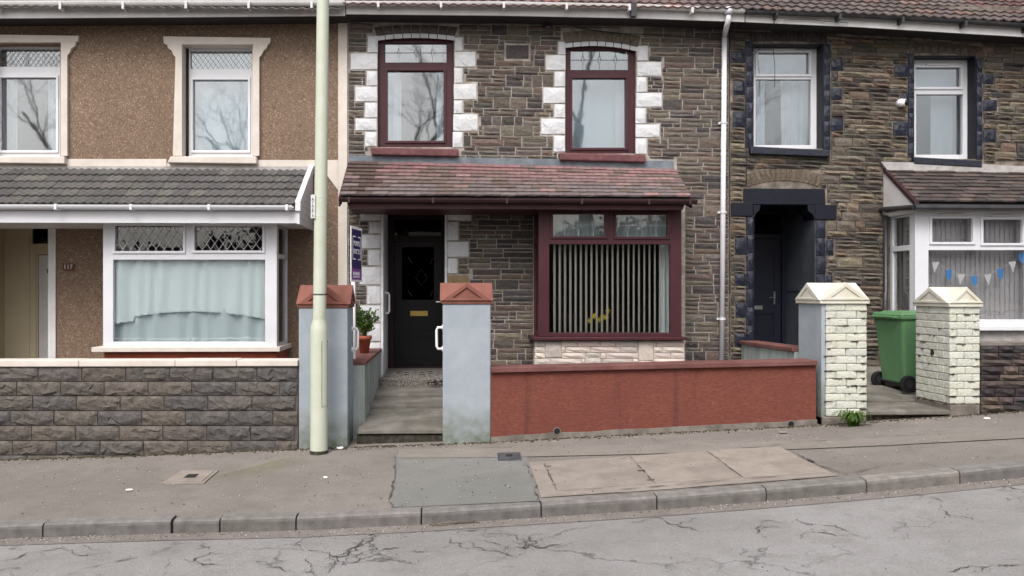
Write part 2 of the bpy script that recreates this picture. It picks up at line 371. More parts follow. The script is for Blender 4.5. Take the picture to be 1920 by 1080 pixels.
    def build(s, name, mats, parent=None, smooth=False, bevel=0, kind=None, label=None, cat=None, group=None):
        if not isinstance(mats, (list, tuple)): mats = [mats]
        lo = Vector((min(v.x for v in s.v), min(v.y for v in s.v), min(v.z for v in s.v)))
        hi = Vector((max(v.x for v in s.v), max(v.y for v in s.v), max(v.z for v in s.v)))
        o0 = Vector(((lo.x + hi.x) / 2, (lo.y + hi.y) / 2, lo.z))
        me = bpy.data.meshes.new(name); me.from_pydata([v - o0 for v in s.v], [], s.f)
        for m in mats: me.materials.append(mt[m] if isinstance(m, str) else m)
        at = me.color_attributes.new('tint', 'FLOAT_COLOR', 'CORNER')
        data = []
        for p in me.polygons:
            p.material_index = s.m[p.index]; p.use_smooth = smooth and len(p.vertices) == 4
            data += (list(s.t[p.index]) + [1]) * p.loop_total
        at.data.foreach_set('color', data)
        me.update()
        o = bpy.data.objects.new(name, me); put(o, parent, o0)
        if bevel:
            b = o.modifiers.new('bevel', 'BEVEL'); b.width = bevel; b.segments = 2; b.limit_method = 'ANGLE'; b.angle_limit = R(40)
        return meta(o, label, cat, group, kind)

def jit(c, a=.12, h=.03):
    k = 1 + random.uniform(-a, a); return tuple(max(0, x * k * (1 + random.uniform(-h, h))) for x in c)

def stone_mesh(mb, c, Yf, proud, tint, rough=.012, nx=3, nz=2, Yback=.01, edge=.006):
    """c: 4 corners (x,z) TL,TR,BR,BL on the wall; pillow-faced rough stone"""
    TL, TR, BR, BL = c
    front = {}
    vs = []; fs = []
    wd = abs(TR[0] - TL[0]); ht = abs(TL[1] - BL[1]); seed = random.uniform(0, 99)
    for j in range(nz + 1):
        for i in range(nx + 1):
            u = i / nx; v = j / nz
            if 0 < i < nx: u += random.uniform(-.1, .1)
            if 0 < j < nz: v += random.uniform(-.15, .15)
            x = lerp(lerp(TL[0], TR[0], u), lerp(BL[0], BR[0], u), v); z = lerp(lerp(TL[1], TR[1], u), lerp(BL[1], BR[1], u), v)
            e = (i in (0, nx)) or (j in (0, nz))
            if e:
                x += random.uniform(-.3, .3) * edge; z += random.uniform(-.3, .3) * edge
            y = Yf - (proud * .45 if e else proud) - random.uniform(0, rough) * (0.3 if e else 1)
            front[i, j] = len(vs); vs.append((x, y, z))
    for j in range(nz):
        for i in range(nx): fs.append((front[i, j], front[i, j + 1], front[i + 1, j + 1], front[i + 1, j]))
    rim = [(i, 0) for i in range(nx + 1)] + [(nx, j) for j in range(1, nz + 1)] + [(i, nz) for i in range(nx - 1, -1, -1)] + [(0, j) for j in range(nz - 1, 0, -1)]
    b0 = len(vs)
    for r in rim:
        x, y, z = vs[front[r]]; vs.append((x, Yf + Yback, z))
    n = len(rim)
    for q in range(n):
        fs.append((front[rim[q]], front[rim[(q + 1) % n]], b0 + (q + 1) % n, b0 + q))
    mb.add(vs, fs, tint)

def cut(rect, exs):
    x0, y0, x1, y1 = rect
    for e in exs:
        if e[0] < x1 and e[2] > x0 and e[1] < y1 and e[3] > y0:
            out = []
            if e[0] > x0: out += cut((x0, y0, e[0], y1), exs)
            if e[2] < x1: out += cut((e[2], y0, x1, y1), exs)
            a, b = max(x0, e[0]), min(x1, e[2])
            if e[1] > y0: out += cut((a, y0, b, e[1]), exs)
            if e[3] < y1: out += cut((a, e[3], b, y1), exs)
            return out
    return [rect]

def stone_wall(parent, regions, exs, slope, xref, tones, hmin, hmax, wmin, wmax, gap, Yf, proud, pieces_max=300, matname='stone', extra=()):
    """random coursed rubble: bands split into one tall, two or three thin stones"""
    rects = []
    for (xa, ya, xb, yb) in regions:
        y = ya
        while y < yb - 3:
            bh = random.uniform(hmin * 1.8, hmax); y2 = min(y + bh, yb)
            if yb - y2 < hmin * .7: y2 = yb
            x = xa
            while x < xb - 2:
                seg = random.uniform(wmin * 1.2, wmax * 1.5); x2 = min(x + seg, xb)
                if xb - x2 < wmin * .6: x2 = xb
                h = y2 - y
                r = random.random()
                n = 1 if (h < hmin * 1.6 or r < .1) else (2 if (r < .8 or h < hmin * 2.6) else 3)
                if n == 1 and x2 - x > wmax * .8: rows = [(y, y2)]
                elif n == 1: rows = [(y, y2)]
                elif n == 2:
                    m = y + h * random.uniform(.36, .64); rows = [(y, m), (m, y2)]
                else:
                    a = y + h * random.uniform(.28, .38); b = y + h * random.uniform(.62, .72); rows = [(y, a), (a, b), (b, y2)]
                for (ra, rb) in rows:
                    xx = x
                    while xx < x2 - 1:
                        w = random.uniform(wmin, wmax) * (1.0 if n > 1 else .8)
                        xe = min(xx + w, x2)
                        if x2 - xe < wmin * .55: xe = x2
                        rects.append((xx, ra, xe, rb)); xx = xe
                x = x2
            y = y2
    pcs = []
    for r in list(rects):
        xc = (r[0] + r[2]) / 2; yc = (r[1] + r[3]) / 2
        dy = slope(yc) * (xc - xref)
        for q in cut((r[0], r[1] + dy, r[2], r[3] + dy), exs):
            if q[2] - q[0] > 5 and q[3] - q[1] > 3.5: pcs.append(q)
    for q in extra: pcs.append(q)
    pcs.sort(key=lambda q: -(q[2] - q[0]) * (q[3] - q[1]))
    rest = MB()
    for i, q in enumerate(pcs):
        mb = MB() if i < pieces_max else rest
        g = gap / 2; x0, y0, x1, y1 = q[0] + g, q[1] + g, q[2] - g, q[3] - g
        sp = slope((y0 + y1) / 2); d = sp * (x1 - x0) / 2
        cs = [W(x0, y0 - d, Yf), W(x1, y0 + d, Yf), W(x1, y1 + d, Yf), W(x0, y1 - d, Yf)]
        stone_mesh(mb, [(p.x, p.z) for p in cs], Yf, proud * random.uniform(.6, 1.3), jit(random.choice(tones), .16, .05), rough=proud * .7,
                   nx=3 if x1 - x0 > 16 else 2)
        if i < pieces_max: mb.build('stone', matname, parent)
    if rest.v: rest.build('small_stones', matname, parent, kind='stuff')

def quoins(parent, rects, mat, Yf, proud, name='quoin', tint=(1, 1, 1)):
    for (x0, y0, x1, y1) in rects:
        mb = MB(); g = .8
        cs = [W(x0 + g, y0 + g, Yf), W(x1 - g, y0 + g, Yf), W(x1 - g, y1 - g, Yf), W(x0 + g, y1 - g, Yf)]
        stone_mesh(mb, [(p.x, p.z) for p in cs], Yf, proud * (.62 if 'white' in mat else .75), tint, rough=.007 if 'white' in mat else .011, nx=4, nz=3)
        mb.build(name, mat, parent)

def arch(parent, xl, xr, ys, rise, h, n, mat, Yf, proud, edge_h=0, edge_mat=None, tone=None, fan=.0, tilt=0.):
    """voussoirs; ys: spring height of the soffit in the photo"""
    def soff(x):
        u = (x - (xl + xr) / 2) / ((xr - xl) / 2); return ys + tilt * (x - xl) - rise * (1 - u * u)
    for i in range(n):
        a = xl + (xr - xl) * i / n + .7; b = xl + (xr - xl) * (i + 1) / n - .7
        cx = (xl + xr) / 2
        if edge_h:
            mb = MB(); cs = [W(a, soff(a), Yf), W(b, soff(b), Yf), W(b, soff(b) + edge_h, Yf), W(a, soff(a) + edge_h, Yf)]
            stone_mesh(mb, [(p.x, p.z) for p in cs], Yf, proud * .7, (1, 1, 1), rough=.004, nx=2, nz=1); mb.build('arch_edge', edge_mat, parent)
        a2 = a + (a - cx) * fan; b2 = b + (b - cx) * fan
        mb = MB(); cs = [W(a2, soff(a) - h, Yf), W(b2, soff(b) - h, Yf), W(b, soff(b) - .8, Yf), W(a, soff(a) - .8, Yf)]
        stone_mesh(mb, [(p.x, p.z) for p in cs], Yf, proud, jit(tone or (1, 1, 1), .15), rough=.008, nx=2, nz=2); mb.build('voussoir', mat, parent)

def ring(mb, x0, y0, x1, y1, w, Yf, Yb):
    mb.holed((x0 - w, y0 - w, x1 + w, y1 + w), [(x0, y0, x1, y1)], Yf, Yb)
def window(house, outer, panes, mat, Yf, depth=.07, beads=2.2, warp=None, glass='glass', casement=()):
    """mesh of the fixed frame, with casement rings and panes as children"""
    mb = MB(); mb.holed(outer, panes, Yf, Yf + depth, warp)
    fr = mb.build('window', mat, house, bevel=.004)
    for (x0, y0, x1, y1) in casement:
        m2 = MB(); m2.holed((x0 - beads * 2, y0 - beads * 2, x1 + beads * 2, y1 + beads * 2), [(x0 + .3, y0 + .3, x1 - .3, y1 - .3)], Yf - .018, Yf + .03)
        m2.build('casement', mat, fr, bevel=.004)
    for (x0, y0, x1, y1) in panes:
        m2 = MB(); m2.pr(x0 - 1, y0 - 1, x1 + 1, y1 + 1, Yf + .035, Yf + .041); m2.build('pane', glass, fr)
    return fr
def clipseg(p, q, r):
    t0, t1 = 0, 1; dx, dy = q[0] - p[0], q[1] - p[1]
    for a, b in ((-dx, p[0] - r[0]), (dx, r[2] - p[0]), (-dy, p[1] - r[1]), (dy, r[3] - p[1])):
        if a == 0:
            if b < 0: return None
        else:
            t = b / a
            if a < 0: t0 = max(t0, t)
            else: t1 = min(t1, t)
    if t0 >= t1: return None
    return (p[0] + dx * t0, p[1] + dy * t0), (p[0] + dx * t1, p[1] + dy * t1)
def lattice(parent, r, Y, sx, sy, w=.9, mat='lead_came'):
    mb = MB(); n = 60
    for d in (1, -1):
        for i in range(-n, n):
            x = r[0] + i * sx
            p = (x, r[1]); q = (x + d * sx * 40, r[1] + sy * 40)
            s_ = clipseg(p, q, r)
            if s_:
                a, b = W(*s_[0], Y), W(*s_[1], Y); mb.tube([a, b], w / 290, 4)
    mb.build('lead_lattice', mat, parent)
def deco_lead(parent, r, Y, xs, mat='lead_came', up=True):
    mb = MB(); ym = (r[1] + r[3]) / 2; rr = .0035
    def seg(*pts): mb.tube([W(x, y, Y) for x, y in pts], rr, 4)
    seg((r[0], ym), (r[2], ym))
    for x in xs:
        h = (r[3] - r[1]) * .24
        seg((x, ym - h), (x + 3.2, ym), (x, ym + h), (x - 3.2, ym), (x, ym - h))
        seg((x, ym + h), (x, r[3]))
        if up: seg((x, r[1]), (x, ym - h))
    mb.build('lead_motif', mat, parent)
def curtain(name, x0, y0, x1, y1, Y, label, mat='net', folds=12, amp=.02, bottom=None, cat='curtain', top=None, group=None):
    mb = MB(); n = folds * 6; vs = []; fs = []; rows = 8
    ph = random.uniform(0, 6)
    for i in range(n + 1):
        u = i / n; x = lerp(x0, x1, u)
        yb = bottom(u) if bottom else y1
        yt = top(u) if top else y0
        for j in range(rows + 1):
            v = j / rows
            p = W(x + .6 * math.sin(u * folds * 2 + v * 2 + ph), lerp(yt, yb, v), Y)
            p.y += amp * math.sin(u * folds * 2 * math.pi + .7 * math.sin(u * folds * 1.7 + ph) * 2 + v * .5) * (0.6 + .4 * v) + amp * .5 * math.sin(u * folds * 4.1 + ph)
            vs.append(p)
    for i in range(n):
        for j in range(rows): a = i * (rows + 1) + j; fs.append((a, a + 1, a + rows + 2, a + rows + 1))
    mb.add(vs, fs); return mb.build(name, mat, None, smooth=True, label=label, cat=cat, group=group)

# ------------------------------------------------------------------ ground: road, kerb, pavements
def sheet(name, xs, ys, zf, mat, **kw):
    mb = MB(); vs = [(x, y, zf(x, y)) for x in xs for y in ys]; n = len(ys)
    fs = [(i * n + j, (i + 1) * n + j, (i + 1) * n + j + 1, i * n + j + 1) for i in range(len(xs) - 1) for j in range(n - 1)]
    mb.add(vs, fs); return mb.build(name, mat, None, smooth=True, **kw)
def frange(a, b, n): return [a + (b - a) * i / n for i in range(n + 1)]
XS = [-60, -40, -25, -15] + frange(-9, 11, 60) + [16, 25, 40, 60]
def zfar(x, y):
    if y > -5: return zroad(x) - .12
    if y > -12.5: return zroad(x) - .15
    t = min(1, (-12.5 - y) / 9); return zroad(x) - .0 + 2.2 * t * t * (3 - 2 * t) + .5 * noise.noise((x * .2, y * .2, 0)) * t
sheet('ground', [-150, -100] + XS + [100, 150], [-150, -80, -50] + frange(-34, -12.6, 16) + [-12.4, -8, -5, 0, 8, 40, 80], zfar, 'grass', kind='structure')
sheet('road', XS, [-10.4, -9.5, -8.6, -7.8, -7, -6.2, -5.6, -5.15], lambda x, y: zroad(x, y), 'road', kind='structure')
sheet('gutter_strip', XS, [-5.32, -5.15], lambda x, y: zroad(x, y) + .004, 'gutter_grit', kind='structure')
sheet('pavement', XS, frange(-5.05, -2.0, 8), zpav, 'pavement', kind='structure')
opp = MB()
for i in range(len(XS) - 1):
    a, b = XS[i], XS[i + 1]
    za, zb = zroad(a, -10.4), zroad(b, -10.4)
    opp.hexa([(a, -10.4, za - .1), (b, -10.4, zb - .1), (b, -10.4, zb + KH), (a, -10.4, za + KH)], [(a, -12.6, za - .1), (b, -12.6, zb - .1), (b, -12.6, zb + KH), (a, -12.6, za + KH)])
opp.build('far_pavement', 'pavement', kind='structure')

kb = MB(); 
for i in range(len(XS) - 1):
    a, b = XS[i], XS[i + 1]
    kb.hexa([(a, -5.13, zroad(a) - .15), (b, -5.13, zroad(b) - .15), (b, -5.13, zroad(b) + KH - .03), (a, -5.13, zroad(a) + KH - .03)],
            [(a, -5.03, zroad(a) - .15), (b, -5.03, zroad(b) - .15), (b, -5.03, zroad(b) + KH - .012), (a, -5.03, zroad(a) + KH - .012)])
kerb = kb.build('kerb', 'dark_gap', kind='structure')
joints = [-560, -330, -110, 80, 321, 412, 555, 790, 1015, 1232, 1437, 1625, 1800, 2010, 2220, 2440]
tones_k = {1015: (1.05, 1.05, 1.03), 1625: (1.25, 1.22, 1.2), 321: (.95, .94, .93)}
for a, b in zip(joints[:-1], joints[1:]):
    xa, xb = XP(a, YK) + .006, XP(b, YK) - .006
    if (a, b) == (321, 412): xa += .01
    mb = MB(); t = jit(tones_k.get(a, (1, 1, 1)), .07, .015)
    prof = [(YK, -.12), (YK, KH - .03), (YK + .006, KH - .012), (YK + .022, KH), (YK + .125, KH + .004), (YK + .125, -.12)]
    nseg = 6; vs = []; fs = []; dz = random.uniform(-.005, .006)
    for i in range(nseg + 1):
        x = lerp(xa, xb, i / nseg)
        for (y, z) in prof:
            vs.append((x, y + random.uniform(-.002, .002), zroad(x) + z + dz + random.uniform(-.002, .002)))
    m = len(prof)
    for i in range(nseg):
        for j in range(m): fs.append((i * m + j, (i + 1) * m + j, (i + 1) * m + (j + 1) % m, i * m + (j + 1) % m))
    fs += [tuple(range(m - 1, -1, -1)), tuple(nseg * m + j for j in range(m))]
    mb.add(vs, fs, t)
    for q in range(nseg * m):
        if q % m in (0, 1): mb.t[q] = tuple(c * .8 for c in t)      # upright face tinted darker to stand in for its shade
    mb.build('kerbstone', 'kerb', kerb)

def patch(name, quad, mat, lift=.004, n=(14, 6), parent=None, thick=0, **kw):
    """quad of photo pixels lying on the pavement"""
    c = [G(*q) for q in quad]; mb = MB(); vs = []; fs = []; tint = kw.pop('tint', (1, 1, 1))
    for i in range(n[0] + 1):
        for j in range(n[1] + 1):
            p = lerp(lerp(c[0], c[1], i / n[0]), lerp(c[3], c[2], i / n[0]), j / n[1]); vs.append((p.x, p.y, zpav(p.x, p.y) + lift))
    m = n[1] + 1
    for i in range(n[0]):
        for j in range(n[1]): fs.append((i * m + j, i * m + j + 1, (i + 1) * m + j + 1, (i + 1) * m + j))
    if thick:
        b0 = len(vs); vs += [(x, y, z - thick) for x, y, z in vs]
        rim = [(i, 0) for i in range(n[0] + 1)] + [(n[0], j) for j in range(1, n[1] + 1)] + [(i, n[1]) for i in range(n[0] - 1, -1, -1)] + [(0, j) for j in range(n[1] - 1, 0, -1)]
        ids = [i * m + j for i, j in rim]
        for q in range(len(ids)): a, b = ids[q], ids[(q + 1) % len(ids)]; fs.append((a, b, b0 + b, b0 + a))
    mb.add(vs, fs, tint); return mb.build(name, mat, parent, **kw)
patch('pavement_patch', [(742, 853), (985, 847), (1012, 940), (733, 952)], 'patch', .004, kind='structure')
patch('pavement_trench', [(746, 843), (2100, 797), (2100, 813), (744, 860)], 'trench', .008, n=(40, 2), kind='structure')
# joint lines of the tarmac
jl = MB()
def crack(pts, w, f=zpav, lift=.011, mbx=jl, seed=0, wob=.012):
    ps = [G(*p, f=f) for p in pts]; L = []
    for a, b in zip(ps[:-1], ps[1:]):
        n = max(2, int((b - a).length / .014))
        for i in range(n): L.append(lerp(a, b, i / n))
    L.append(ps[-1])
    off = []
    for i, p in enumerate(L):
        d = (L[min(i + 1, len(L) - 1)] - L[max(i - 1, 0)]); d.z = 0; d.normalize(); nrm = Vector((-d.y, d.x, 0))
        q = p + nrm * (wob * 3.2 * noise.noise(p * 4 + Vector((seed, 0, 0))) + wob * 1.4 * noise.noise(p * 14 + Vector((seed, 3, 0))) + wob * .7 * noise.noise(p * 42 + Vector((seed, 5, 0))))
        ww = w * max(.08, (.45 + 1.3 * noise.noise(p * 9 + Vector((9, seed, 0))) + .5 * noise.noise(p * 31))) / 2 * min(1, 4 * min(i + .5, len(L) - i - .5) / len(L) + .25)
        off.append((q + nrm * ww, q - nrm * ww))
    vs = []; fs = []
    for a, b in off:
        for v in (a, b): vs.append((v.x, v.y, f(v.x, v.y) + lift))
    for i in range(len(off) - 1): fs.append((2 * i, 2 * i + 1, 2 * i + 3, 2 * i + 2))
    mbx.add(vs, fs)
crack([(744, 843), (740, 880), (736, 915), (731, 952)], .022)
crack([(1165, 833), (1400, 842), (1560, 826), (1740, 816), (1920, 806)], .012)
crack([(985, 866), (1000, 905), (1010, 940)], .02)
crack([(1470, 840), (1530, 872), (1585, 890)], .014)
crack([(1585, 890), (1700, 868), (1800, 880)], .01)
crack([(650, 842), (742, 842)], .015)
jl.build('tarmac_joints', 'crack', kind='structure')

# cracked road: separate crack lines where the photograph shows the strong ones
rc = MB()
fr_ = lambda x, y: zroad(x, y)
for i, c in enumerate([
    [(430, 1016), (500, 1030), (560, 1022), (640, 1042), (690, 1012), (640, 1050), (600, 1080)], [(300, 1080), (330, 1045), (420, 1060), (480, 1052), (560, 1075)],
    [(560, 1075), (600, 1045), (640, 1062), (700, 1048), (716, 1040)], [(920, 1008), (940, 1005), (990, 1018), (985, 1030), (945, 1025), (930, 1010)],
    [(835, 1012), (880, 1028), (945, 1030), (950, 1048)], [(985, 1022), (1055, 1022)], [(990, 1005), (985, 1020), (990, 1034)],
    [(1420, 975), (1480, 982), (1540, 990), (1590, 998)], [(1420, 985), (1445, 1010)], [(1490, 1000), (1560, 1000), (1630, 1012)], [(1700, 925), (1760, 948), (1850, 985)],
    [(1890, 912), (1920, 945)], [(0, 1055), (60, 1040), (120, 1032), (200, 1040)], [(120, 1075), (230, 1050), (260, 1043)], [(0, 1075), (40, 1066)],
    [(380, 1065), (395, 1030), (380, 1010)], [(640, 1042), (760, 1030), (830, 1036)], [(1770, 1075), (1850, 1062), (1920, 1055)], [(1180, 980), (1230, 975), (1330, 1000)]]):
    crack(c, .0125, f=fr_, lift=.006, mbx=rc, seed=i * 3.1, wob=.035)
    random.seed(900 + i)
    for a_, b_ in zip(c[:-1], c[1:]):
        for q in range(2):
            t = random.random(); o_ = (lerp(a_[0], b_[0], t), lerp(a_[1], b_[1], t)); e_ = (o_[0] + random.uniform(-45, 45), o_[1] + random.uniform(-16, 16))
            if e_[1] < 1085: crack([o_, e_], .006, f=fr_, lift=.006, mbx=rc, seed=i * 5 + q, wob=.035)
rc.build('road_cracks', 'crack', kind='structure')

# concrete surround with three lids set in the pavement
ac = thing('access_cover', G(1280, 885), 'long pale concrete surround with three lids, set in the pavement before the red wall', 'access cover')
patch('surround', [(992, 868), (1455, 838), (1572, 893), (1015, 934)], 'cover_slab', .006, n=(20, 8), parent=ac)
for i, (a, b) in enumerate((((1022, 868), (1178, 858)), ((1182, 857), (1322, 848)), ((1326, 847), (1462, 839)))):
    low = [((1045, 922), (1225, 908)), ((1229, 908), (1390, 897)), ((1394, 897), (1548, 888))][i]
    p_ = patch('lid', [a, b, low[1], low[0]], 'cover_slab', .010, n=(8, 5), parent=ac, thick=.012, tint=[(.97, .97, .97), (1.02, 1.01, 1.0), (1.06, 1.05, 1.03)][i])
cl = MB()
for seg in ([(1020, 868), (1043, 922)], [(1180, 857), (1227, 908)], [(1324, 847), (1392, 897)], [(1042, 924), (1150, 917), (1152, 922), (1390, 900), (1548, 890)], [(1462, 838), (1570, 892)], [(1015, 934), (1050, 932), (1200, 925), (1400, 908), (1572, 893)]):
    crack(seg, .012, lift=.0145, mbx=cl, wob=.003)
for x, y in ((1026, 876), (1032, 892), (1044, 912), (1170, 862), (1187, 872), (1204, 886), (1218, 902), (1326, 852), (1350, 868), (1376, 888)):
    crack([(x - 7, y + 1), (x + 7, y - 1)], .02, lift=.016, mbx=cl)
cl.build('joint_lines', 'crack', ac)
def small_cover(q, label, mat):
    t = thing('inspection_cover', sum([G(*p) for p in q], Vector()) / 4, label, 'access cover')
    patch('frame', q, mat, .012, n=(4, 4), parent=t, thick=.01)
    def inn(k): 
        cx = sum(p[0] for p in q) / 4; cy = sum(p[1] for p in q) / 4
        return [(lerp(p[0], cx, k), lerp(p[1], cy, k)) for p in q]
    patch('lid', inn(.16), 'iron' if mat == 'iron' else 'cover_slab', .018, n=(4, 4), parent=t, thick=.01)
    patch('keyhole', inn(.72), 'dark_gap', .0205, n=(1, 1), parent=t)
st = patch('algae_stain', [(585, 846), (625, 850), (470, 905), (330, 912)], 'crack', .0065, n=(40, 24), kind='structure')
k = N('algae_stain'); at_ = k.n('Attribute'); at_.attribute_name = 'tint'; tr_ = k.n('BsdfTransparent'); mx_ = k.n('MixShader')
k.out(S(150, 146, 88, .7), None, .95, .1); k.l(k.math('MULTIPLY', at_.outputs['Fac'], k.ramp(k.noise(9, 6, .7), .3, .65, .35, 1)), mx_.inputs[0]); k.l(tr_.outputs[0], mx_.inputs[1]); k.l(k.b.outputs[0], mx_.inputs[2]); k.l(mx_.outputs[0], k.t.nodes['Material Output'].inputs[0])
st.data.materials[0] = k.m; ca = st.data.color_attributes['tint'].data
for p_ in st.data.polygons:
    i_, j_ = divmod(p_.index, 24); v_ = math.sin(math.pi * (j_ + .5) / 24) ** 1.5 * (1 - i_ / 40) ** .8 * min(1, (i_ + 1) / 3) * .4
    for li in p_.loop_indices: ca[li].color = (v_, v_, v_, 1)
small_cover([(340, 884), (410, 884), (382, 908), (304, 909)], 'small pale square cover in the pavement left of the lamp post', 'cover_slab')
small_cover([(932, 851), (975, 850), (978, 864), (934, 865)], 'small dark iron cover in the pavement by the grey pillar', 'iron')

# ------------------------------------------------------------------ houses
XM0, XM1 = XP(651, 0), XP(1368, 0)       # party lines
XL, XRR = XP(-420, 0), XP(2300, 0)
ZF = -1.2                                 # bottom of shells
YB = 7.5
tone_mid = [S(112, 104, 98), S(106, 98, 92), S(96, 89, 85), S(114, 105, 96), S(86, 81, 80), S(102, 91, 85), S(118, 109, 98), S(80, 75, 74), S(108, 94, 86)]
tone_right = [S(114, 106, 98), S(104, 96, 88), S(128, 117, 103), S(92, 86, 81), S(110, 100, 90), S(82, 77, 74), S(118, 102, 88)]

def shell(parent, x0, x1, ztop, yf=.35):
    """party walls, back wall, floors and inner partition of one house"""
    mb = MB()
    mb.box(x0 + .02, x0 + .14, yf, YB, ZF, ztop); mb.box(x1 - .14, x1 - .02, yf, YB, ZF, ztop)
    mb.box(x0 + .02, x1 - .02, YB, YB + .25, ZF, ztop)
    mb.box(x0 + .16, x1 - .16, 1.6, YB - .02, .12, .30)
    mb.box(x0 + .16, x1 - .16, .36, YB - .02, 3.02, 3.18)
    mb.box(x0 + .16, x1 - .16, .36, YB - .02, ztop - .35, ztop - .25)
    mb.box(x0 + .16, x1 - .16, 3.6, 3.7, .32, 3.0); mb.box(x0 + .16, x1 - .16, 3.6, 3.7, 3.2, ztop - .4)
    mb.build('shell', 'interior', parent)

# --- eaves and main roofs -------------------------------------------------
def roll_tile(w, l, amp, rolls, th=.014):
    mb = MB(); n = rolls * 4; vs = []; fs = []
    for i in range(n + 1):
        x = -w / 2 + w * i / n; z = amp * (.5 + .5 * math.cos(2 * math.pi * rolls * i / n))
        z *= 1
        vs += [(x, 0, z + th), (x, l, z + th * .2), (x, 0, z - .004)]
    for i in range(n):
        a = i * 3; b = a + 3
        fs += [(a, b, b + 1, a + 1), (a + 2, b + 2, b, a)]
    mb.add(vs, fs)
    me = bpy.data.meshes.new('roof_tile'); me.from_pydata(mb.v, [], mb.f); me.color_attributes.new('tint', 'FLOAT_COLOR', 'CORNER')
    for a in me.color_attributes['tint'].data: a.color = (1, 1, 1, 1)
    return me, mb
def plain_tile(w, l, th=.02, bow=.003):
    mb = MB(); j = lambda: random.uniform(-.002, .002)
    vs = []
    for i in range(4):
        x = -w / 2 + w * i / 3; zz = bow * math.sin(math.pi * i / 3)
        vs += [(x, j(), th + zz), (x, l, th * .3), (x, j(), -.002)]
    fs = []
    for i in range(3):
        a = i * 3; b = a + 3; fs += [(a, b, b + 1, a + 1), (a + 2, b + 2, b, a)]
    fs += [(0, 1, 2), (9, 11, 10)]
    mb.add(vs, fs)
    me = bpy.data.meshes.new('roof_tile'); me.from_pydata(mb.v, [], mb.f); me.color_attributes.new('tint', 'FLOAT_COLOR', 'CORNER')
    for a in me.color_attributes['tint'].data: a.color = (1, 1, 1, 1)
    return me, mb
def tiled(parent, TL, TR, BR, BL, rows, tw, variants, mat, colf, want=lambda p, r: True, stagger=True, lap=1.35, lift=.012, jitter=.004):
    """tiles laid on the slope TL,TR (top) BR,BL (eave); pieces the photo shows are parts, the rest one joined part"""
    for me, _ in variants:
        if not me.materials: me.materials.append(mt[mat])
    rest = MB()
    for r in range(rows):
        t0 = r / rows
        a = lerp(BL, TL, t0); b = lerp(BR, TR, t0); ex = (b - a).normalized(); L = (b - a).length
        up = (lerp(TL, TR, .5) - lerp(BL, BR, .5)); g = up.length / rows; up.normalize()
        nrm = ex.cross(up).normalized()
        if nrm.z < 0: nrm = -nrm
        n = max(1, round(L / tw)); w = L / n
        xs = [(i + .5) * w for i in range(n)]; ws = [1.] * n
        if stagger and r % 2:
            xs = [w * .25] + [i * w for i in range(1, n)] + [L - w * .25]; ws = [.5] + [1.] * (n - 1) + [.5]
        for x, ww in zip(xs, ws):
            me, mbv = random.choice(variants)
            wid = mbv.v and (max(v.x for v in mbv.v) - min(v.x for v in mbv.v)); leng = max(v.y for v in mbv.v)
            p = a + ex * x + nrm * (lift + random.uniform(0, jitter))
            up2 = (up - nrm * .06).normalized(); n2 = ex.cross(up2).normalized()
            if n2.z < 0: n2 = -n2
            M = Matrix(((ex.x, up2.x, n2.x), (ex.y, up2.y, n2.y), (ex.z, up2.z, n2.z))).to_4x4()
            sx = w * ww / wid * .985; sy = g * lap / leng
            M = M @ Matrix.Rotation(random.uniform(-.006, .006), 4, 'Z') @ Matrix.Diagonal((sx, sy, 1, 1))
            col = colf(p, r)
            if want(p, r):
                o = bpy.data.objects.new('roof_tile', me); COL.objects.link(o); o.parent = parent
                o.matrix_local = Matrix.Translation(p - ORG[parent.name]) @ M; o.color = (*col, 1)
            else:
                rest.add([M.to_3x3() @ v + p for v in mbv.v], mbv.f, col)
    if rest.v: rest.build('upper_tiles', 'tile_joined', parent, kind='stuff')

roofvar = [roll_tile(.27, .3, .022, 2)]
def main_roof(house, ea, eb, x0, x1, coltab, wantpx, gut_mat, fas_mat, ridge=None):
    """ea/eb: world points of the eave (roof edge) at x0 and x1"""
    run, pitch = 4.1, R(34)
    up = Vector((0, math.cos(pitch), math.sin(pitch))) * (run / math.cos(pitch))
    BL, BR = ea, eb; TL, TR = ea + up, eb + up
    d = MB(); off = Vector((0, 0, -.03)); th = Vector((0, 0, -.03)); fw_ = Vector((0, .14, .09))
    d.hexa([BL + off + fw_, BR + off + fw_, TR + off, TL + off], [BL + off + th + fw_, BR + off + th + fw_, TR + off + th, TL + off + th])
    back = Vector((0, 4.1, -2.6))
    d.hexa([TL + off, TR + off, TR + off + back, TL + off + back], [TL + off + th, TR + off + th, TR + off + back + th, TL + off + back + th])
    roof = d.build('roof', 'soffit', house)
    tiled(roof, TL, TR, BR, BL, 22, .27, roofvar, 'tile_grey', coltab, wantpx, stagger=False, lap=1.2, lift=.0, jitter=.003)
    rd = MB(); rd.tube([TL + Vector((-.0, 0, .02)), TR + Vector((0, 0, .02))], .12, 10); rd.build('ridge', 'tile_joined', roof)

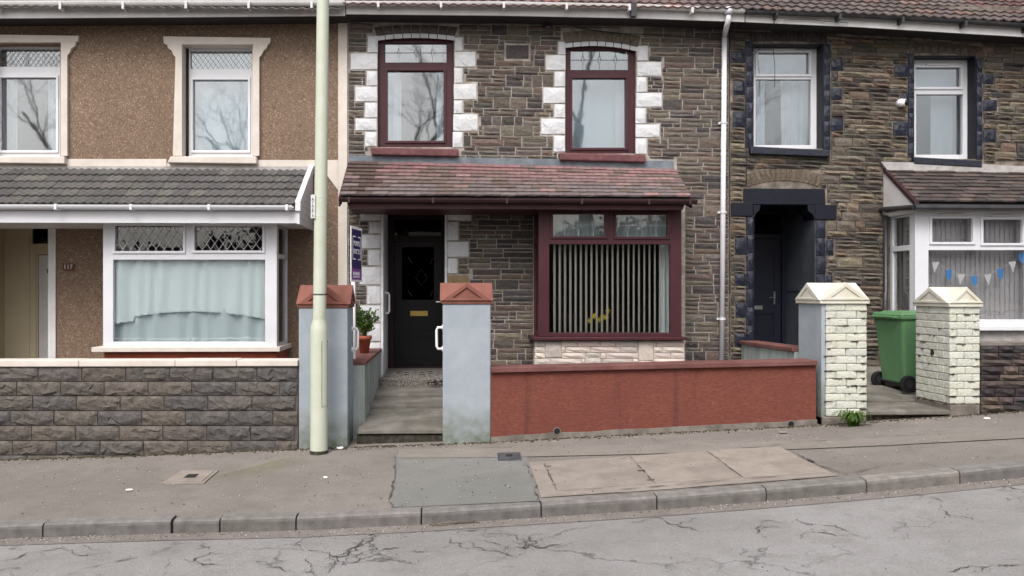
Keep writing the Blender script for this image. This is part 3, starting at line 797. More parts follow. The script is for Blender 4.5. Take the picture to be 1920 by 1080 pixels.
# eave lines (photo): top of gutter, bottom of gutter, bottom of fascia
YE = -.36
def eave_px(x):
    tab = [(-420, -2, 14, 33), (0, 2, 18, 35), (320, 0, 15, 32), (640, -1, 13, 29)]
    return tab
def eave(house, pts, gm, fm, bm='soffit'):
    """pts: list of (px, y gutter top, y gutter bottom, y fascia bottom)"""
    for which in (0,):
        g = MB(); seg = 10
        for (a, b) in zip(pts[:-1], pts[1:]):
            pa, pb = W(a[0], (a[1] + a[2]) / 2, YE - .06), W(b[0], (b[1] + b[2]) / 2, YE - .06)
            ra = (W(a[0], a[1], YE - .06) - W(a[0], a[2], YE - .06)).length / 2
            rb = (W(b[0], b[1], YE - .06) - W(b[0], b[2], YE - .06)).length / 2
            va = []; 
            for p, r in ((pa, ra), (pb, rb)):
                for q in range(seg + 1):
                    an = math.pi + math.pi * q / seg
                    va.append(p + Vector((0, math.cos(an) * r * 1.05, math.sin(an) * r * 1.5 + r * .75)))
                for q in range(seg, -1, -1):
                    an = math.pi + math.pi * q / seg
                    va.append(p + Vector((0, math.cos(an) * (r - .006) * 1.05, math.sin(an) * (r - .006) * 1.5 + r * .75)))
            m = 2 * (seg + 1)
            g.add(va, [(j, (j + 1) % m, m + (j + 1) % m, m + j) for j in range(m)])
        g.build('gutter', gm, house, smooth=False)
    f = MB(); s = MB()
    for (a, b) in zip(pts[:-1], pts[1:]):
        f.pq([(a[0], a[1] + 5), (b[0], b[1] + 5), (b[0], b[3]), (a[0], a[3])], YE, YE + .022)
        A, B = W(a[0], a[3], YE), W(b[0], b[3], YE)
        s.hexa([A + Vector((0, .022, .012)), B + Vector((0, .022, .012)), B + Vector((0, .022, .03)), A + Vector((0, .022, .03))],
               [Vector((A.x, -.0, A.z + .012)), Vector((B.x, -.0, B.z + .012)), Vector((B.x, -.0, B.z + .03)), Vector((A.x, -.0, A.z + .03))])
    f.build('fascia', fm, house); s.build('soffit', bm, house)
    # union joints / brackets
    x = pts[0][0] + 60
    while x < pts[-1][0] - 20:
        for (a, b) in zip(pts[:-1], pts[1:]):
            if a[0] <= x < b[0]:
                t = (x - a[0]) / (b[0] - a[0]); y0 = lerp(a[1], b[1], t); y1 = lerp(a[2], b[2], t)
                mb = MB(); mb.pr(x - 2.2, y0 + 1, x + 2.2, y1 + 1.5, YE - .128, YE - .0); mb.build('gutter_bracket', gm, house)
        x += 118
EL = [(-420, -4, 12, 30), (0, 2, 16, 34), (320, 1, 14, 32), (647, 1, 13, 29)]
EM = [(649, 2, 11, 26), (950, 3, 13, 29), (1200, 8, 18, 34), (1396, 16, 26, 41)]
ER = [(1398, 19, 28, 41), (1600, 25, 35, 50), (1800, 36, 46, 62), (1920, 44, 54, 69), (2300, 72, 82, 100)]

# ================= left house (117) ========================================
h1 = thing('terraced_house', (XP(300, 0), 0, ZP(300, 690, 0)), 'pebbledashed brown terraced house with cream window surrounds and a grey tiled canopy', 'house', 'terrace of houses')
EAVE_SOFF = lambda tab, px: 0
W1w = (-20, 82, 114, 296); W2w = (341, 83, 474, 296)
bayL = (193, 424, 543, 660)
top1 = 20
w = MB(); zt = ZP(300, 20, 0) + .1
w.holed((-420, top1 - 12, 651, 900), [W1w, W2w, (-60, 418, 90, 720), (206, 424, 532, 650)], 0, .3)
wl = w.build('front_wall', 'pebbledash', h1)
shell(h1, XL, XM0, 5.42)
eave(h1, EL, 'upvc_dirty', 'upvc_dirty')
def col_left(p, r): return jit(S(112, 106, 104), .15)
e0, e1 = W(-420, 18, YE - .1), W(650, 13, YE - .1)
e0.z = e1.z = (e0.z + e1.z) / 2
main_roof(h1, Vector((XL, YE - .1, e1.z)), Vector((XM0 - .01, YE - .1, e1.z)), 0, 0, col_left, lambda p, r: False, 'upvc', 'upvc')

def left_window(x0, x1, sh, label=None):
    """cream surround with shaped ears; x0,x1 opening; sh vertical shift"""
    top = 83 + sh; bot = 296
    fr_out = (x0 + 13, top + 6, x1 - 1, bot)
    pt = (x0 + 16, top + 13, x1 - 2, top + 46); pl = (x0 + 20, top + 66, x1 - 9, 282)
    win = window(h1, fr_out, [pt, pl], 'upvc', .13, casement=[pl], glass='glass_coated')
    lattice(win, pt, .13, 9.5, 13, .8)
    s = MB()
    L, Rr = x0 - 19, x1 + 12
    # header and jambs with stepped ears, one moulded surround
    ear = [(x0 - 35, top - 15), (x1 + 33, top - 12), (x1 + 32, top - 2), (x1 + 26, top + 1), (x1 + 25, top + 8), (x1 + 19, top + 12), (x1 + 13, top + 22),
           (x1, top + 22), (x1, top), (x0, top), (x0, top + 22), (x0 - 18, top + 22), (x0 - 23, top + 12), (x0 - 29, top + 8), (x0 - 30, top), (x0 - 34, top - 2)]
    s.pq([(x0 - 35, top - 15), (x1 + 33, top - 12), (x1 + 32, top - 2), (x1 + 26, top + 1), (x1 + 25, top + 6), (x0 - 29, top + 6), (x0 - 30, top), (x0 - 34, top - 2)][:], -.045, .0)
    s.v.clear(); s.f.clear(); s.t.clear(); s.m.clear()
    s.pq([(x0 - 35, top - 15), (x1 + 33, top - 12), (x1 + 32, top - 2), (x1 + 26, top), (x0 - 30, top), (x0 - 34, top - 2)], -.05, .02)
    for sg, xe in ((-1, x0), (1, x1)):
        k = 1 if sg > 0 else 1
        pts = [(xe, top), (xe + sg * 28, top), (xe + sg * 26, top + 7), (xe + sg * 20, top + 11), (xe + sg * 16, top + 20), (xe + sg * 12, top + 24), (xe + sg * (17 if sg < 0 else 12), 292), (xe, 292)]
        if sg > 0: pass
        else: pts = pts[::-1]
        s.pq(pts, -.048, .02)
    s.build('surround', 'trim_cream', win)
    # painted reveals
    rv = MB(); A = W(x0, top, 0); B = W(x1, bot, 0)
    rv.box(A.x, A.x + .012, .021, .13, B.z, A.z - .01); rv.box(A.x + .013, B.x - .002, .021, .13, A.z - .014, A.z - .002)
    rv.box(B.x - .012, B.x - .001, .021, .129, B.z, A.z - .016)
    rv.build('reveal', 'trim_cream', win)
    sl_ = MB(); sl_.pq([(x0 - 22, 293), (x1 + 7, 293), (x1 + 7, 307), (x0 - 28, 305)], -.09, .12)
    sl_.build('sill', 'trim_cream', win, bevel=.012)
    return win
left_window(-20, 114, -4); left_window(341, 474, 0)
tr = MB()
tr.pr(-420, 298, -50, 313, -.012, 0); tr.pr(122, 298, 312, 312, -.012, 0); tr.pr(482, 300, 633, 313, -.012, 0)
tr.pr(-48, 306, 121, 313, -.010, 0); tr.pr(313, 306, 481, 312, -.010, 0)
tr.build('band', 'trim_cream', h1)
cs_ = MB(); cs_.pq([(634, 38), (651, 38), (651, 660), (634, 660)], -.02, 0); cs_.pq([(600, 301), (633.6, 301), (633.6, 356), (614, 330)], -.015, 0)
cs_.build('corner_strip', 'trim_cream', h1)

# canopy over door and bay
YC = -1.05
fl = MB(); fl.pq([(-420, 311), (577, 312), (577, 325), (-420, 328)], -.03, 0); fl.build('flashing', 'cement_flashing', h1)
cTL, cTR = W(-420, 322, -.02), W(577, 320, -.02)
cBL, cBR = W(-420, 388, YC), W(549, 386, YC)
cTL.z = cTR.z; cBL.z = cBR.z; cBL.x = cTL.x; cBR.x = W(583, 400, 0).x - .02; cTR.x = cBR.x
dk = MB(); o1 = Vector((0, 0, -.03)); dk.hexa([cBL + o1, cBR + o1, cTR + o1, cTL + o1], [cBL + o1 * 2, cBR + o1 * 2, cTR + o1 * 2, cTL + o1 * 2])
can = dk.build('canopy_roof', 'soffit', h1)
lv = [roll_tile(.3, .33, .018, 2), roll_tile(.3, .33, .02, 2)]
def col_can(p, r):
    return jit(S(96, 93, 92) if random.random() < .85 else S(106, 103, 99), .12)
tiled(can, cTL, cTR, cBR, cBL, 5, .2, lv, 'tile_grey', col_can, lambda p, r: p.x > XP(-60, -.5), stagger=False, lap=1.25)
g = MB(); z0 = cBR.z
xr_ = cBR.x + .02
za = W(549, 397, YC).z; zb = W(549, 418, YC).z
g.box(cBL.x, xr_, YC + .03, YC + .055, zb, z0 - .02); g.build('fascia', 'upvc', can)
g = MB(); seg = 8
rr = (z0 - za) * .9 / 2 + .015; yc = YC - .03; vs = []
for x in (cBL.x, xr_ - .04):
    for q in range(seg + 1):
        an = math.pi + math.pi * q / seg; vs.append((x, yc + math.cos(an) * .055, z0 - .03 + math.sin(an) * .06 + .03))
    for q in range(seg, -1, -1):
        an = math.pi + math.pi * q / seg; vs.append((x, yc + math.cos(an) * .049, z0 - .03 + math.sin(an) * .053 + .03))
m = 2 * (seg + 1); g.add(vs, [(j, (j + 1) % m, m + (j + 1) % m, m + j) for j in range(m)] + [tuple(range(m)), tuple(range(2 * m - 1, m - 1, -1))])
g.build('gutter', 'upvc', can)
for px in (110, 250, 395, 540, -30):
    x = XP(px, YC); g = MB(); g.box(x - .018, x + .018, YC - .092, YC + .03, z0 - .066, z0 + .008); g.build('gutter_bracket', 'upvc', can, bevel=.006)
g = MB(); g.box(cBL.x, xr_, YC + .056, -.01, zb + .005, zb + .02); g.build('soffit', 'upvc_dirty', can)
# white boarded cheek at the right end
ck = MB(); xq = xr_
sd_ = [(YC + .028, z0 + .03), (YC + .028, zb - .01), (-.005, zb - .01), (-.005, cTR.z + .06)]
ck.hexa([(xq + .03, y, z) for y, z in sd_], [(xq, y, z) for y, z in sd_])
ck.build('cheek', 'upvc', can)
for i in range(6):
    z = zb + .06 + i * .085
    if z < cTR.z:
        t = (z - z0) / (cTR.z - z0); y0 = lerp(YC + .03, -.01, max(0, min(1, t)))
        b_ = MB(); b_.box(xq + .03, xq + .034, y0, -.006, z, z + .006); b_.build('cheek_board_joint', 'upvc_dirty', can)
bg_ = MB(); bg_.hexa([(xq - .02, YC + .0, z0 + .055), (xq + .045, YC + .0, z0 + .055), (xq + .045, YC + .0, z0 - .06), (xq - .02, YC + .0, z0 - .06)][::-1],
                     [(xq - .02, -.03, cTR.z + .085), (xq + .045, -.03, cTR.z + .085), (xq + .045, -.03, cTR.z - .03), (xq - .02, -.03, cTR.z - .03)][::-1])
bg_.build('verge_board', 'upvc', can)

# bay window of the left house
YBL = -.72
bz = ZP(300, 419, YBL)
xa, xb = XP(193, YBL), XP(519, YBL)
tops = [(215, 423, 343, 471), (364, 424, 492, 470)]
low = (212, 487, 497, 641)
win = window(h1, (193, 417, 519, 652), tops + [low], 'upvc', YBL, .07, casement=tops)
lattice(win, tops[0], YBL + .03, 15.5, 22, 1.1, 'lead_came_pale'); lattice(win, tops[1], YBL + .03, 15.5, 22, 1.1, 'lead_came_pale')
# right return (a window in the plane x = xb)
def side_window(house, x, y0, y1, z0, z1, zt, mat, face=1, fw=.05, glassm='glass'):
    mb = MB(); xi = x - face * .06
    a, b = min(x, xi), max(x, xi)
    mb.box(a, b, y0, y0 + fw, z0, z1); mb.box(a, b, y1 - fw, y1, z0, z1)
    mb.box(a, b, y0 + fw, y1 - fw, z0, z0 + fw); mb.box(a, b, y0 + fw, y1 - fw, z1 - fw, z1); mb.box(a, b, y0 + fw, y1 - fw, zt - fw * .6, zt + fw * .6)
    f = mb.build('window', mat, house, bevel=.003)
    for (p, q) in ((z0 + fw, zt - fw * .6), (zt + fw * .6, z1 - fw)):
        g = MB(); g.box((a + b) / 2 - .003, (a + b) / 2 + .003, y0 + fw, y1 - fw, p, q); g.build('pane', glassm, f)
    return f
side_window(h1, xb, YBL + .072, -.005, ZP(519, 652, YBL), ZP(519, 417, YBL), ZP(519, 479, YBL), 'upvc', 1)
mb = MB(); mb.box(xa, xa + .05, YBL + .072, -.002, ZP(519, 652, YBL), ZP(519, 417, YBL)); mb.build('bay_side', 'upvc', h1)
mb = MB(); mb.box(XP(175, YBL), xb + .05, YBL - .06, -.003, ZP(300, 660, YBL - .06), ZP(300, 651, YBL - .06)); mb.build('sill', 'trim_cream', win, bevel=.006)
mb = MB(); mb.box(xa + .01, xb - .005, YBL + .02, -.003, -.3, ZP(300, 660, YBL - .06) - .003); mb.build('bay_base', 'under_sill_red', h1)
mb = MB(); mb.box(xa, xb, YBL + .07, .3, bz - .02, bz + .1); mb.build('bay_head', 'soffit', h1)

# recessed door of 117
RD = .9
mb = MB()
zf = .25; zc = ZP(60, 417, 0)
x_l = XP(-60, 0) ; x_r = XP(90, 0)
mb.box(x_l - .05, x_l, .302, RD, zf, zc); mb.build('porch_side', 'cream_wall', h1)
mb = MB(); mb.box(x_r, x_r + .06, .302, RD, zf, zc); mb.build('porch_side', 'cream_wall', h1)
mb = MB(); mb.box(x_l, x_r, 0.0, RD + .05, zf - .1, zf); mb.build('porch_floor', 'concrete', h1)
mb = MB(); mb.box(x_l, x_r, .302, RD + .05, zc, zc + .05); mb.build('porch_ceiling', 'cream_wall', h1)
mb = MB(); mb.holed((-70, 416, 100, 700), [(60, 424, 96, 457), (71, 477, 100, 700)], RD, RD + .06)
d1 = mb.build('door', 'cream_wall', h1)
mb = MB(); mb.pr(58, 422, 98, 459, RD + .03, RD + .036); mb.build('fanlight', 'glass_dark', d1)
mb = MB(); mb.pr(72.5, 478.5, 99, 700, RD + .015, RD + .055); mb.build('door_leaf', 'upvc_dirty', d1)
mb = MB(); mb.pr(88, 504, 91, 512, RD + .0, RD + .014); mb.build('door_knocker', 'black_plastic', d1)
mb = MB(); mb.pr(52, 440, 55, 700, RD - .012, RD); mb.pr(63.5, 459, 67, 700, RD - .014, RD); mb.build('frame_moulding', 'cream_wall', d1)
mb = MB(); mb.pr(90, 418, 104, 690, -.02, .3); mb.build('door_jamb', 'upvc_dirty', h1)
# house number
mb = MB(); mb.pr(117, 494, 138, 507, -.02, 0); pl_ = mb.build('number_plate', 'plate_brown', None, bevel=.003, label='small brown number plate reading 117 on the pebbledash beside the bay', cat='number plate')
def text(s, mat, size, loc, rot, parent=None, name='lettering', ext=.0015, align='CENTER', sx=1.):
    cu = bpy.data.curves.new(name, 'FONT'); cu.body = s; cu.size = size; cu.extrude = ext; cu.align_x = align; cu.align_y = 'CENTER'
    tmp = bpy.data.objects.new('tmp', cu); COL.objects.link(tmp)
    dg = bpy.context.evaluated_depsgraph_get(); me = bpy.data.meshes.new_from_object(tmp.evaluated_get(dg))
    bpy.data.objects.remove(tmp); me.materials.clear(); me.materials.append(mt[mat])
    o = bpy.data.objects.new(name, me); put(o, parent, Vector(loc)); o.rotation_euler = rot; o.scale = (sx, 1, 1); return o
p = W(127.5, 500.5, -.0225); text('117', 'plate_grey', .085, p, (R(90), 0, 0), pl_)

# curtains of 117
curtain('net_curtain', 208, 484, 500, 600, YBL + .085, 'pale blue net curtain with a curved lower hem in the large bay window', 'net', 11, .022,
        bottom=lambda u: 598 - 14 * math.sin(math.pi * min(1, max(0, (u - .05) / .95))) + (8 if u < .14 else 0) + 1.0 * math.sin(u * 150))
curtain('net_curtain', 206, 560, 502, 646, YBL + .125, 'greyer lower net curtain hanging behind the curved one in the large bay window', 'net2', 9, .03)
curtain('net_curtain', 357, 92, 470, 292, .32, 'plain pale net curtain filling the upstairs window beside the lamp post', 'net2', 4, .006)
curtain('curtain', 2, 140, 34, 285, .34, 'white curtain drawn to the left in the far left upstairs window', 'net_white', 3, .02, top=lambda u: 140)
curtain('curtain', 92, 140, 110, 285, .34, 'narrow white curtain at the right edge of the far left upstairs window', 'net_white', 2, .02)

# ================= middle house =============================================
h2 = thing('terraced_house', (XP(1000, 0), 0, ZP(1000, 690, 0)), 'stone terraced house with maroon windows, white quoins and a red tiled porch roof', 'house', 'terrace of houses')
wA = (708, 62, 851, 276); wB = (1060, 76, 1193, 288)
door2 = (716, 392, 836, 800); bay2 = (1012, 385, 1276, 640)
w = MB(); w.holed((651.5, 8, 1366, 900), [wA, wB, door2, (1022, 400, 1268, 628)], 0, .3)
fw2 = w.build('front_wall', 'mortar_pale', h2)
shell(h2, XM0, XM1, 5.42)
eave(h2, EM, 'upvc_dirty', 'upvc_dirty')
def col_main(p, r):
    t = max(0, min(1, (p.x - XP(1050, 0)) / 3))
    c = lerp(Vector(S(110, 90, 87)), Vector(S(98, 90, 89)), t); 
    if random.random() < .12: c = Vector(S(124, 90, 84))
    return jit(tuple(c), .2)
ez0, ez1 = W(650, 11, YE - .1).z, W(1397, 19, YE - .1).z
main_roof(h2, Vector((XM0, YE - .1, ez0 + .01)), Vector((XM1 - .0, YE - .1, ez1 + .01)), 0, 0, col_main, lambda p, r: r < 3, 'upvc', 'upvc')
qL1 = [(689, 67, 709, 99), (657, 100, 708, 131), (687, 133, 708, 161), (666, 162, 708, 191), (684, 192, 708, 221), (666, 222, 707, 245), (684, 247, 707, 275)]
qR1 = [(852, 70, 868, 96), (852, 97, 892, 126), (851, 127, 868, 156), (850, 157, 894, 187), (850, 188, 868, 213), (849, 214, 896, 246), (848, 247, 868, 277)]
qL2 = [(1046, 78, 1061, 103), (1023, 103, 1061, 132), (1039, 134, 1060, 163), (1018, 164, 1060, 194), (1039, 195, 1060, 221), (1014, 222, 1060, 252), (1038, 254, 1060, 285)]
qR2 = [(1194, 86, 1215, 114), (1194, 116, 1240, 143), (1193, 144, 1213, 173), (1192, 174, 1241, 201), (1191, 202, 1211, 232), (1191, 233, 1237, 258), (1191, 259, 1213, 289)]
qDL = [(675, 395, 714, 414), (692, 416, 714, 438), (677, 440, 714, 466), (690, 468, 714, 498), (674, 500, 714, 534), (688, 536, 714, 570), (675, 572, 714, 604), (688, 606, 714, 640), (675, 642, 714, 672)]
qDR = [(838, 396, 884, 414), (838, 416, 860, 451), (838, 453, 879, 482), (838, 484, 858, 513)]
qDR2 = [(838, 552, 858, 588), (838, 590, 879, 622), (838, 624, 858, 660), (838, 662, 879, 694)]
grow = lambda q, a=1: (q[0] - a, q[1] - a, q[2] + a, q[3] + a)
exs = [wA, wB, (700, 46, 860, 70), (1052, 54, 1202, 90), (690, 275, 864, 292), (1045, 285, 1214, 303), (715, 392, 838, 800),
       (1000, 385, 1284, 700), (600, 298, 1268, 392), (1346, 60, 1356, 62), (946, 82, 994, 112)] + [grow(q) for q in qL1 + qR1 + qL2 + qR2 + qDL + qDR + qDR2 + [(838, 515, 880, 550)]]
exs = [e for e in exs if e != (1346, 60, 1356, 62)]
sl_mid = lambda y: .016 - (y - 45) / 645 * .022
stone_wall(fw2, [(653, 26, 1366, 300), (1268, 300, 1366, 700), (653, 392, 716, 700), (838, 392, 1002, 700)], exs, sl_mid, 651, tone_mid, 8.6, 23, 26, 66, 2.0, 0, .014, extra=[(948, 84, 992, 111)])
def maroon_window(outer, arch_pts, pt, pl, xs, warpy=0):
    Y = .07
    win = window(h2, outer, [pt, pl], 'maroon', Y, .08, casement=[pl], glass='glass_coated')
    deco_lead(win, pt, Y + .03, xs)
    return win
wa = maroon_window((708, 62, 850, 276), None, (722, 81, 837, 117), (726, 132, 832, 264), (748, 780, 811))
quoins(wa, qL1 + qR1, 'white_quoin', 0, .028)
arch(wa, 706, 853, 68, 5, 16, 9, 'stone', 0, .02, 8, 'white_quoin', S(96, 88, 86), .08)
mb = MB(); mb.pq([(694, 276), (860, 279), (858, 293), (696, 290)], -.1, .069); mb.build('sill', 'sill_red', wa, bevel=.015)
wb = maroon_window((1060, 76, 1192, 288), None, (1070, 94, 1179, 131), (1073, 146, 1174, 277), (1093, 1124, 1154))
quoins(wb, qL2 + qR2, 'white_quoin', 0, .028)
arch(wb, 1059, 1196, 82, 7, 20, 9, 'stone', 0, .02, 8, 'white_quoin', S(112, 100, 90), .08, .05)
mb = MB(); mb.pq([(1048, 286), (1211, 290), (1211, 304), (1050, 300)], -.1, .069); mb.build('sill', 'sill_red', wb, bevel=.015)
curtain('curtain', 724, 132, 752, 266, .33, 'pale curtain at the left side of the left maroon upstairs window', 'net', 3, .03)
curtain('curtain', 818, 132, 834, 266, .33, 'narrow pale curtain at the right side of the left maroon upstairs window', 'net', 2, .02)
curtain('curtain', 1154, 140, 1178, 280, .28, 'white curtain at the right side of the maroon window nearer the downpipe', 'net_white', 2, .01)
curtain('net_curtain', 1068, 140, 1180, 280, .36, 'pale net curtain across the maroon window nearer the downpipe', 'net2', 3, .006)

# porch roof
YR = -.88
fl = MB(); fl.pq([(655, 291), (1262, 302), (1264, 322), (655, 306)], -.035, -.012); fl.build('flashing', 'lead_flashing', h2)
rTL, rTR, rBR, rBL = W(655, 304, -.04), W(1266, 320, -.04), W(1296, 371, YR), W(637, 368, YR)
dk = MB(); o1 = Vector((0, 0, -.02)); dk.hexa([rBL + o1, rBR + o1, rTR + o1, rTL + o1], [rBL + o1 * 3, rBR + o1 * 3, rTR + o1 * 3, rTL + o1 * 3])
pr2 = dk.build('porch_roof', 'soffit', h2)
pv = [plain_tile(.17, .12) for _ in range(4)]
def col_clay(p, r):
    t = r / 8.; base = lerp(Vector(S(118, 106, 105)), Vector(S(140, 106, 106)), min(1, max(0, t * 1.6 - .4)))
    if random.random() < .22: base = Vector(S(112, 96, 90))
    if random.random() < .1: base = Vector(S(146, 118, 114))
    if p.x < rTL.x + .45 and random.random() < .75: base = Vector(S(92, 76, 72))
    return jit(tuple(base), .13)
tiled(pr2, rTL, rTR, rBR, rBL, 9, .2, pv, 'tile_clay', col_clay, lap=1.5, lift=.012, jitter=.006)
mb = MB(); xg0, xg1 = XP(636, YR - .05), XP(1306, YR - .05)
vs = []; zg0 = ZP(640, 371, YR - .05); zg1 = ZP(1300, 375, YR - .05)
for x, zg in ((xg0, zg0), (xg1, zg1)):
    for q in range(9):
        an = math.pi + math.pi * q / 8; vs.append((x, YR - .05 + math.cos(an) * .05, zg + math.sin(an) * .055))
    for q in range(8, -1, -1):
        an = math.pi + math.pi * q / 8; vs.append((x, YR - .05 + math.cos(an) * .044, zg + math.sin(an) * .049))
mb.add(vs, [(j, (j + 1) % 18, 18 + (j + 1) % 18, 18 + j) for j in range(18)] + [tuple(range(18)), tuple(range(35, 17, -1))]); mb.build('gutter', 'gutter_brown', pr2)
for px in (655, 812, 950, 1090, 1215, 1292):
    x = XP(px, YR - .05); zz = lerp(zg0, zg1, (px - 640) / 660); mb = MB(); mb.box(x - .014, x + .014, YR - .107, YR, zz - .062, zz + .006); mb.build('gutter_bracket', 'gutter_brown', pr2)
mb = MB(); mb.pq([(650, 374), (1286, 378), (1280, 393), (654, 391)], YR + .012, YR + .04); mb.build('fascia', 'maroon', pr2)
mb = MB(); mb.pq([(652, 389), (1281, 391.5), (1281, 393), (652, 390.5)], YR + .042, -.04); mb.build('soffit', 'maroon', pr2)
for (pa, pb) in ((rTL, rBL), (rTR, rBR)):
    mb = MB(); d_ = .02 if pa is rTR else -.02
    mb.hexa([pb + Vector((0, .02, -.012)), pb + Vector((d_, .02, -.012)), pa + Vector((d_, 0, -.012)), pa + Vector((0, 0, -.012))],
            [pb + Vector((0, .02, -.13)), pb + Vector((d_, .02, -.13)), pa + Vector((d_, 0, -.4)), pa + Vector((0, 0, -.4))])
    mb.build('verge_board', 'maroon', pr2)

# bay window of the middle house
YM = -.62
tp = [(1037, 401, 1135, 443), (1156, 402, 1252, 444)]; lw = (1030, 458, 1257, 624)
win = window(h2, (1010, 390, 1278, 631), tp + [lw], 'maroon', YM, .08, casement=tp)
deco_lead(win, tp[0], YM + .03, (1058, 1085, 1113), 'lead_came_pale', up=False); deco_lead(win, tp[1], YM + .03, (1177, 1204, 1230), 'lead_came_pale', up=False)
for a, b in ((1068, 1105), (1187, 1224)):
    mb = MB(); mb.pr(a, 393.5, b, 396, YM - .012, YM - .0005); mb.build('trickle_vent', 'gutter_brown', win)
xm0, xm1 = XP(1010, YM), XP(1278, YM)
zs0, zs1 = ZP(1100, 631, YM), ZP(1100, 390, YM)
side_window(h2, xm0, YM + .082, -.03, zs0, zs1, ZP(1100, 451, YM), 'maroon', -1)
side_window(h2, xm1, YM + .082, -.03, zs0, zs1, ZP(1100, 451, YM), 'maroon', 1)
mb = MB(); mb.box(XP(1000, YM - .07), xm1 + .05, YM - .08, -.03, ZP(1100, 638, YM - .08), ZP(1100, 632, YM - .08)); mb.build('sill', 'maroon', win, bevel=.006)
mb = MB(); zb0 = ZP(1100, 638, YM - .08) - .002
mb.box(xm0 + .02, xm1 + .02, YM - .0, -.03, -.2, zb0); bb = mb.build('bay_base', 'mortar_pale', h2)
# pale stone cladding under the bay
random.seed(21)
y = 639
rows_ = [639, 650, 661, 672, 684]
clad_tones = [S(196, 184, 176), S(182, 172, 166), S(204, 194, 182), S(170, 160, 158), S(190, 174, 168)]
x0b, x1b = 1002, 1283
def clad(x0, y0, x1, y1):
    mb = MB(); cs = [W(x0 + .6, y0 + .6, YM), W(x1 - .6, y0 + .6, YM), W(x1 - .6, y1 - .6, YM), W(x0 + .6, y1 - .6, YM)]
    stone_mesh(mb, [(p.x, p.z) for p in cs], YM, .016, jit(random.choice(clad_tones), .07, .02), rough=.008); mb.build('cladding_stone', 'cladding', bb)
big = [(1022, 641, 1053, 670), (1197, 640, 1225, 676), (1097, 670, 1126, 684)]
for b_ in big: clad(*b_)
for j in range(4):
    x = x0b
    while x < x1b - 3:
        w_ = random.uniform(28, 64); xe = min(x + w_, x1b)
        if x1b - xe < 14: xe = x1b
        for q in cut((x, rows_[j], xe, rows_[j + 1]), big):
            if q[2] - q[0] > 5 and q[3] - q[1] > 3: clad(*q)
        x = xe
# vertical blind, slats turned nearly edge-on
bl = thing('vertical_blind', (XP(1140, YM + .2), YM + .2, ZP(1140, 622, YM + .2)), 'open vertical blind of thin white slats in the maroon bay window', 'blind')
mb = MB(); mb.pr(1024, 452, 1262, 457, YM + .16, YM + .2); mb.build('head_rail', 'plastic_white', bl)
for i in range(22):
    px = 1040 + i * 9.9
    p = W(px, 550, YM + .2); zt_ = ZP(px, 456, YM + .2); zb_ = ZP(px, 623, YM + .2)
    mb = MB(); L = .089; an = .47; dx, dy = math.sin(an) * L / 2, math.cos(an) * L / 2
    mb.add([(p.x - dx, p.y - dy, zb_), (p.x + dx, p.y + dy, zb_), (p.x + dx, p.y + dy, zt_), (p.x - dx, p.y - dy, zt_), (p.x - dx - .002, p.y - dy + .001, zb_), (p.x + dx - .002, p.y + dy, zb_), (p.x + dx - .002, p.y + dy, zt_), (p.x - dx - .002, p.y - dy + .001, zt_)],
           [(0, 1, 2, 3), (7, 6, 5, 4), (0, 3, 7, 4), (1, 5, 6, 2), (0, 4, 5, 1), (3, 2, 6, 7)]); mb.build('slat', 'slat', bl)
curtain('curtain', 1236, 458, 1258, 626, YM + .34, 'pale green curtain drawn to the right inside the maroon bay window', 'net', 3, .03)
curtain('net_curtain', 1034, 398, 1256, 447, YM + .3, 'grey gathered pelmet behind the top lights of the maroon bay window', 'net2', 16, .02)
# yellow flowers on the inner sill
p0 = W(1122, 622, YM + .4)
fv = thing('vase_of_daffodils', p0, 'yellow daffodils in a dark vase behind the blind of the maroon bay window', 'flowers')
mb = MB(); mb.rev(p0.x, p0.y, [(.03, p0.z), (.045, p0.z + .05), (.03, p0.z + .11), (.035, p0.z + .13)], 14); mb.build('vase', 'black_plastic', fv, smooth=True)
for i in range(8):
    t_ = W(1106 + i * 5 + random.uniform(-2, 2), random.uniform(580, 602), YM + .4 + random.uniform(-.05, .05))
    mb = MB(); mb.tube([(p0.x, p0.y, p0.z + .12), lerp(Vector(p0), t_, .6) + Vector((0, 0, .03)), t_], .003, 5); mb.build('stem', 'leaf', fv)
    mb = MB()
    for q in range(6):
        a = q * math.pi / 3; r = .028
        mb.add([t_, t_ + Vector((math.cos(a - .4) * r, -.006, math.sin(a - .4) * r)), t_ + Vector((math.cos(a) * r * 1.5, -.01, math.sin(a) * r * 1.5)), t_ + Vector((math.cos(a + .4) * r, -.006, math.sin(a + .4) * r))], [(0, 1, 2, 3)])
    mb.tube([t_, t_ + Vector((0, -.03, 0))], .012, 7); mb.build('flower', 'yellow', fv)

# doorway of the middle house
RD2 = 1.0; zfl = ZP(760, 704, -.1)
dx0, dx1 = XP(716, 0), XP(836, 0); zc2 = ZP(760, 392, 0)
ds = MB(); ds.pr(714, 394, 718.5, 800, -.03, .302); ds.pr(834, 394, 838, 800, -.03, .302)
dsur = ds.build('door_surround', 'white_quoin', h2)
quoins(dsur, qDL + qDR + qDR2, 'white_quoin', 0, .03)
quoins(dsur, [(839, 516, 879, 549)], 'stone', 0, .03, tint=S(150, 128, 100))
mb = MB(); mb.box(dx0 - .04, dx0 + .012, .304, RD2, zfl - .2, zc2); mb.build('porch_side', 'white_quoin', h2)
mb = MB(); mb.box(dx1 - .012, dx1 + .04, .304, RD2, zfl - .2, zc2); mb.build('porch_side', 'white_quoin', h2)
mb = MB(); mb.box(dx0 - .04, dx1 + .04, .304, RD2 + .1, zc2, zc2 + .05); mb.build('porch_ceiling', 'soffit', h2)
mb = MB(); mb.box(dx0 + .014, dx1 - .014, -.05, RD2 + .05, zfl - .1, zfl); fl_ = mb.build('porch_floor', 'terrazzo', h2)
